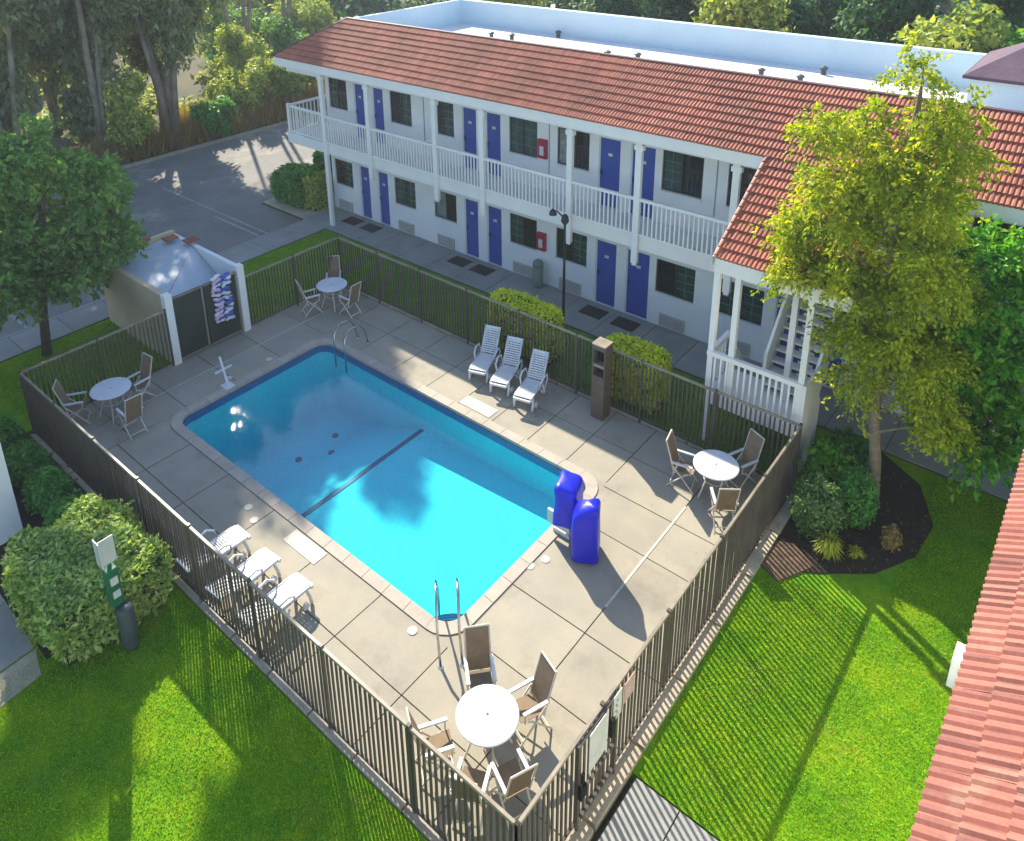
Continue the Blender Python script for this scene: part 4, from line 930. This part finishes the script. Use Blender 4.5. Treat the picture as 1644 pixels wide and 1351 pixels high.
struct('chip_patch', MB().prism([(16.84, 8.1), (17.3, 7.9), (17.75, 8.75), (17.2, 9.1), (16.84, 8.9)], -.03, .012), MT['drysoil'])
bush('rounded pale-tipped bush beside the right fence corner', 17.38, 9.75, .52, .5, 1.35, 11000, .05, 'bushround', 41, 'rounded bushes in the planting bed')
bush('rounded dark bush with a twiggy top, left of the birch trunk', 17.98, 10.55, .42, .42, 1.4, 8000, .05, 'bushdark', 42, 'rounded bushes in the planting bed')
bush('loose dark shrub in the shade behind the rounded bushes', 17.15, 11.1, .5, .5, 1.3, 2500, .09, 'green', 43)
bush('low dark shrub in the shade at the stair tower foot', 17.3, 12.5, .6, .5, .8, 2500, .09, 'bushdark', 44)
bush('small tan dried plant in the mulch right of the birch trunk', 18.85, 10.3, .17, .17, .55, 900, .06, 'drygrass', 45)
def tuft(label, x, y, r, h, n, seed):
    rg = random.Random(seed); m = MB()
    for i in range(n):
        a = rg.random()*6.28; rr = r*(.3+.7*rg.random()); hh = h*(.6+.5*rg.random()); w = .012
        p0 = Vector((x+.04*math.cos(a), y+.04*math.sin(a), 0)); p1 = Vector((x+rr*.5*math.cos(a), y+rr*.5*math.sin(a), hh)); p2 = Vector((x+rr*math.cos(a), y+rr*math.sin(a), hh*.75))
        s = Vector((-math.sin(a), math.cos(a), 0))*w
        m.quad(p0-s, p0+s, p1+s, p1-s); m.quad(p1-s, p1+s, p2)
    tag(obj('grass_tuft', m, MT['tuft'], None), label, 'ornamental grass')
tuft('spiky yellow-green grass tuft at the front of the planting bed', 17.9, 9.15, .42, .55, 260, 3)
tuft('thin dry tuft between the grass clump and the tan plant', 18.35, 9.55, .25, .22, 80, 5)

# ================================================================ trees
def tree(name, label, cat, x, y, clumps, n, size, mat, trunk, bark, seed, droop=.3, group=None, shell=.45, twig=None):
    t = thing(name, label, cat, (x, y, 0), group)
    m = MB()
    for pts, r in trunk: m.tube([(p[0], p[1], p[2]) for p in pts], r, 8)
    o = ob('trunk', tomesh(m, 'trunk', MT[bark], True), t)
    ob('crown', twigmesh('crown', MT[mat], clumps, twig[0], twig[1], size, twig[2], seed, droop) if twig else leafmesh('crown', MT[mat], clumps, n, size, seed, droop, shell), t)
    return t
BC = [(17.71,10.35),(16.79,9.04),(16.11,8.92),(18.07,9.4),(18.64,8.87),(17.54,8.38),(16.52,7.73),(18.29,8.01),(15.97,6.71),(17.24,7.05),(18.22,6.9),(15.87,5.76),(16.9,5.77),(17.79,5.75),(17.4,4.52),(18.21,4.54),(17.6,3.5),(18.85,3.4),(19.3,2.9),(18.75,6.2),(18.8,4.6)]
rg = random.Random(5); cl = []; limbs = [([(0, 0, -.1), (-.1, 0, 1.2), (-.28, .02, 2.4), (-.4, 0, 4.5), (-.5, 0, 6.5), (-.5, 0, 8.6), (-.45, 0, 10.2)], [.15, .13, .12, .09, .07, .045, .015])]
for i, (x, z) in enumerate(BC):
    r = .68 if 3.5 < z < 8.5 else .46
    if z > 9.6: r = .26
    dy = rg.uniform(-.55, .55); cl.append((x-18.2, dy, z, r*1.05, r, r*.85, 1))
    cl.append((x-18.2+rg.uniform(-.3, .3), -dy+rg.uniform(-.2, .2), z-.25, r*.7, r*.8, r*.6, .8))
    limbs.append(([(-.4, 0, max(1.8, z-1.1)), ((x-18.2)*.5-.2, dy*.5, z-.5), (x-18.2, dy, z)], [.04, .028, .01]))
for (x, z) in ((17.5, 10.75), (18.45, 10.1), (17.3, 10.1), (18.75, 9.7)): cl.append((x-18.2, 0, z, .2, .2, .3, .5))
tree('birch_tree', 'tall yellow-green birch rising from the planting bed in front of the stair tower', 'tree', 18.2, 11.4, cl, 0, .06, 'birch', limbs, 'bark', 51, .7, twig=(85, 28, .42))
RC = [(18.97,6.55),(19.61,6.6),(19.54,6.06),(20.03,5.79),(19.24,5.07),(19.88,4.7),(20.34,3.98),(19.21,3.81),(19.97,3.51),(19.6,2.86),(20.33,2.72),(19.12,2.8),(20.8,4.9),(20.7,3.3),(19.3,2.3),(20.0,2.2),(20.7,2.3)]
cl = []; limbs = [([(1.15, .1, -.1), (1.0, .1, 2), (.4, 0, 4), (-.1, 0, 6.2)], [.12, .1, .07, .02])]
for (x, z) in RC:
    dy = rg.uniform(-.5, .6); cl.append((x-19.9, dy, z, .6, .6, .5)); limbs.append(([(0, 0, max(1.5, z-1)), (x-19.9, dy, z)], [.035, .01]))
tree('green_tree', 'smaller bright green tree right of the birch, before the shaded doors', 'tree', 19.9, 12.4, cl, 0, .085, 'green', limbs, 'bark', 52, .5, twig=(60, 24, .45))
LC = [(1.98,6.5),(3.09,5.99),(2.41,5.2),(3.83,4.96),(4.5,4.3),(1.65,4.86),(3.07,3.95),(4.13,3.5),(1.95,3.74),(3.03,2.9),(1.16,3.34),(2.09,2.84),(4.5,3.4),(.9,5.8),(.2,4.6),(2.6,6.8),(1.2,2.6),(.3,3.6),(3.6,2.4),(2.4,2.3),(3.9,5.7),(1.3,6.3)]
cl = []; limbs = [([(0, 0, -.1), (.0, .15, 1.4), (.1, .4, 3), (.2, .8, 5)], [.15, .13, .1, .03])]
for (y, z) in LC:
    dx = rg.uniform(-.7, .9); cl.append((dx, y-1.85, z, .8, .78, .6)); limbs.append(([(.1, .4, max(2, z-1.4)), (dx, y-1.85, z)], [.05, .012]))
tree('street_tree', 'leafy green tree by the sidewalk at the left edge, before the enclosure', 'tree', -3.8, 1.85, cl, 0, .11, 'treeleaf', limbs, 'bark2', 53, .35, twig=(42, 24, .55))

def euc_mesh(seed, H, Rr, n, size, zb):
    rg = random.Random(seed); cl = []
    for i in range(26):
        z = zb+(H-zb)*rg.random()**.9; f = (z-zb)/(H-zb); rr = Rr*(.55+.5*math.sin(math.pi*min(1, f+.15)))
        a = rg.random()*6.28; d = rr*rg.random()**.5*.8
        cl.append((d*math.cos(a), d*math.sin(a), z, rr*.34, rr*.34, rr*.62))
    return cl
EU = [(-21.0, 3.0, 20, 3.4, 'far left, partly outside the photo'), (-20.8, 7.4, 22, 3.4, 'second from the left, behind the street tree'), (-21.5, 12.0, 26, 3.2, 'just left of the sunny yellow shrub'), (-20.4, 15.5, 27, 4.1, 'its pale split trunks at the far kerb'), (-25.2, 17.4, 25, 3.6, 'right of the pale split trunks, set back'), (-26.5, 5.5, 22, 3.6, 'in the second row at the top left'), (-28, 12.5, 22, 3.6, 'in the second row behind the yellow shrub'), (-27.5, 25.0, 26.5, 4.2, 'bare-stemmed, added to shade the pool, left one'), (-29.0, 29.5, 27, 4.2, 'bare-stemmed, added to shade the pool, right one')]  # last two added for the shade they cast, crowns above the view
for i, (x, y, H, rr, lb) in enumerate(EU):
    cl = euc_mesh(60+i, H, rr, 0, 0, 2.2 if i not in (3, 4) else 4.5) if i < 7 else euc_mesh(60+i, H, rr, 0, 0, 16); rgx = random.Random(i); tr = []
    for k in range(4 if i == 3 else 3):
        a = rgx.random()*6.28; tr.append(([(.15*math.cos(a), .15*math.sin(a), -.1), (.5*math.cos(a), .5*math.sin(a), 3.5), (1.1*math.cos(a), 1.1*math.sin(a), 8), (1.3*math.cos(a), 1.3*math.sin(a), H*.85)], [.22, .16, .12, .03]))
    tree('eucalyptus_tree', 'tall drooping grey-green eucalyptus across the parking lot, '+lb, 'tree', x, y, cl, 42000, .21, 'euc', tr, 'eucbark', 70+i, .9, 'eucalyptus trees across the parking lot', shell=.7)
SH = [(-20.6, 13.0, 1.3, 5.2, 'shrublit', 'tall sunlit yellow-green shrub between the eucalyptus trunks'), (-20.6, 18.2, 1.2, 2.4, 'bushdark', 'dark low shrub right of the pale split trunks'),
      (-22.0, 21.0, 1.8, 3.6, 'shrublit', 'sunlit bushy shrub behind the dry grass band, left part'), (-22.5, 25.0, 2.0, 3.8, 'shrublit', 'sunlit shrub left of the motel roof corner'), (-26.0, 24.0, 2.4, 5.0, 'shrublit', 'larger yellow-green shrub further up the bank'),
      (-27.5, 29.5, 2.6, 4.5, 'treeleaf', 'green shrub up the bank, left of the roof ridge'), (-33.5, 28.0, 3.0, 6.0, 'treeleaf', 'wide green thicket high on the bank'), (-34.5, 36.0, 3.2, 5.5, 'shrublit', 'pale sunlit thicket near the top edge'), (-22.3, 29.5, 2.0, 3.2, 'drygrass', 'brown dry shrub just beyond the motel end'), (-42, 42, 4, 6, 'treeleaf', 'distant green thicket at the top edge, left of the flat roof'), (-40, 33, 3.5, 6.5, 'euc', 'distant grey-green thicket at the top edge'),
      (-48, 54, 5, 7, 'shrublit', 'distant pale thicket above the flat roof corner'), (-24, 34.5, 2.4, 4.2, 'shrublit', 'sunlit shrub behind the motel roof end')]
for i, (x, y, r, h, mt, lb) in enumerate(SH):
    t = thing('wild_shrub', lb, 'shrub', (x, y, 0), 'shrubs on the bank beyond the parking lot')
    rgx = random.Random(200+i); cl = [(0, 0, h*.42, r*.7, r*.7, h*.42)]
    for k in range(11):
        a = rgx.random()*6.28; d = r*.85*rgx.random()**.5; z = h*(.15+.75*rgx.random()); cl.append((d*math.cos(a), d*math.sin(a), z, r*.34, r*.34, r*.36))
    ob('foliage', leafmesh('foliage', MT[mt], cl, int(5200+1900*r), .13+.015*r, 300+i, .25, .6), t)
    obj('stems', MB().tube([(x, y, 0), (x+.1, y, h*.5)], [.12, .05], 6).tube([(x+.3, y+.2, 0), (x+.5, y+.4, h*.45)], [.09, .04], 6), MT['bark2'], t)
BT = [(-8, 31, 10, 'shrublit', 'leftmost tree behind the flat roof'), (-2, 32, 12, 'darkleaf', 'dark tree behind the left part of the flat roof'), (3.2, 31, 12, 'darkleaf', 'dark tree behind the middle of the flat roof'), (6.8, 29.2, 9.3, 'shrublit', 'yellowish tree among dark ones behind the flat roof'), (9, 32, 13, 'darkleaf', 'dark tree right of the yellowish one'), (12.6, 30.5, 12.5, 'darkleaf', 'dark evergreen behind the birch top'), (15.3, 27.0, 8.9, 'shrublit', 'low yellow-green shrub tree behind the right end of the flat roof'), (17.5, 32, 12, 'darkleaf', 'dark tree above the low yellow-green one'), (18.8, 27.5, 10.4, 'green', 'bright green tree in the top right corner'), (-15, 36, 10, 'treeleaf', 'green tree behind the far left roof corner'), (22, 30, 12, 'darkleaf', 'dark tree furthest right at the top'), (-9, 40, 12, 'darkleaf', 'dark tree set back behind the flat roof corner')]
for i, (x, y, H, mt, lb) in enumerate(BT):
    rgx = random.Random(400+i); cl = []
    for k in range(16):
        a = rgx.random()*6.28; z = H*(.25+.7*rgx.random()); rr = 2.6*(1.15-.6*z/H); d = rr*.8*rgx.random()**.5; cl.append((d*math.cos(a), d*math.sin(a), z, 1.1, 1.1, 1.2))
    tree('background_tree', lb, 'tree', x, y, cl, 15000, .18, mt, [([(0, 0, -.1), (.1, 0, H*.5), (0, .1, H*.9)], [.22, .14, .04])], 'eucbark', 500+i, .35, 'trees behind the motel', .7)
# dry grass band along the far kerb and leaf litter; far wood that reads as one mass
o = ob('dry_grass', blades('dry_grass', MT['drygrass'], [(-21.8, 10, -19.6, 32, 0), (-24, 17, -21.8, 40, .0)], 160, 1.05, .07, 9, .3)); o['kind'] = 'stuff'
tag(o, 'band of tall brown dry grass along the far kerb', 'dry grass')
rgx = random.Random(9); cl = []
for i in range(150):
    x = rgx.uniform(-95, 40); y = rgx.uniform(40, 110) if x > -40 else rgx.uniform(-5, 110)
    if x > -30 and y < 42: continue
    z = rgx.uniform(2, 7); cl.append((x, y, z, rgx.uniform(3, 5), rgx.uniform(3, 5), rgx.uniform(3, 5)))
o = ob('far_wood', leafmesh('far_wood', MT['darkleaf'], cl, 90000, .6, 77, .3, .5)); o['kind'] = 'stuff'
tag(o, 'far-off mass of mixed trees at the top of the photo', 'wood')
cl = [(rgx.uniform(-60, -23), rgx.uniform(-10, 60), .3, 1.6, 1.6, .9) for i in range(170)]
o = ob('bank_undergrowth', leafmesh('bank_undergrowth', MT['euc'], cl, 45000, .28, 78, .1, .8)); o['kind'] = 'stuff'
tag(o, 'low scrubby undergrowth covering the bank beyond the parking lot', 'undergrowth')

rgx = random.Random(31); m = MB()
for i in range(760):
    if i < 520: x, y = rgx.gauss(19.0, 1.3), rgx.gauss(9.6, 1.8)
    elif i < 560: x, y = rgx.uniform(13, 16.4), rgx.uniform(7.5, 10.5)
    else: x, y = rgx.uniform(7, 16.5), rgx.uniform(-5, -.3)
    if not (16.95 < x < 21.8 or 13 < x < 16.4 or y < -.3): continue
    a = rgx.random()*6.28; l = rgx.uniform(.012, .028); c, s_ = math.cos(a)*l, math.sin(a)*l; z = .018 if x > 16.9 or y < 0 else .008
    m.quad((x-c, y-s_, z), (x+s_*.5, y-c*.5, z+.006), (x+c, y+s_, z+.002), (x-s_*.5, y+c*.5, z+.004))
o = obj('fallen_leaves', m, MT['drygrass'], None); o['kind'] = 'stuff'; tag(o, 'scattered fallen leaves under the birch and on the deck', 'leaves')

# ================================================================ haze: thin air volume added to imitate lens flare over the far trees
hz = MB().box(-128, -128, -3.7, 128, 128, 33)
hm = bpy.data.materials.new('flare_haze'); hm.use_nodes = True; ht = hm.node_tree; ht.nodes.clear()
ho = ht.nodes.new('ShaderNodeOutputMaterial'); pv = ht.nodes.new('ShaderNodeVolumePrincipled')
pv.inputs['Color'].default_value = (.86, .93, 1, 1); pv.inputs['Density'].default_value = .0008; pv.inputs['Anisotropy'].default_value = .3
ht.links.new(pv.outputs[0], ho.inputs['Volume'])
o = ob('haze', tomesh(hz, 'haze', hm)); o['kind'] = 'stuff'
tag(o, 'thin pale haze volume added to imitate lens flare', 'haze')
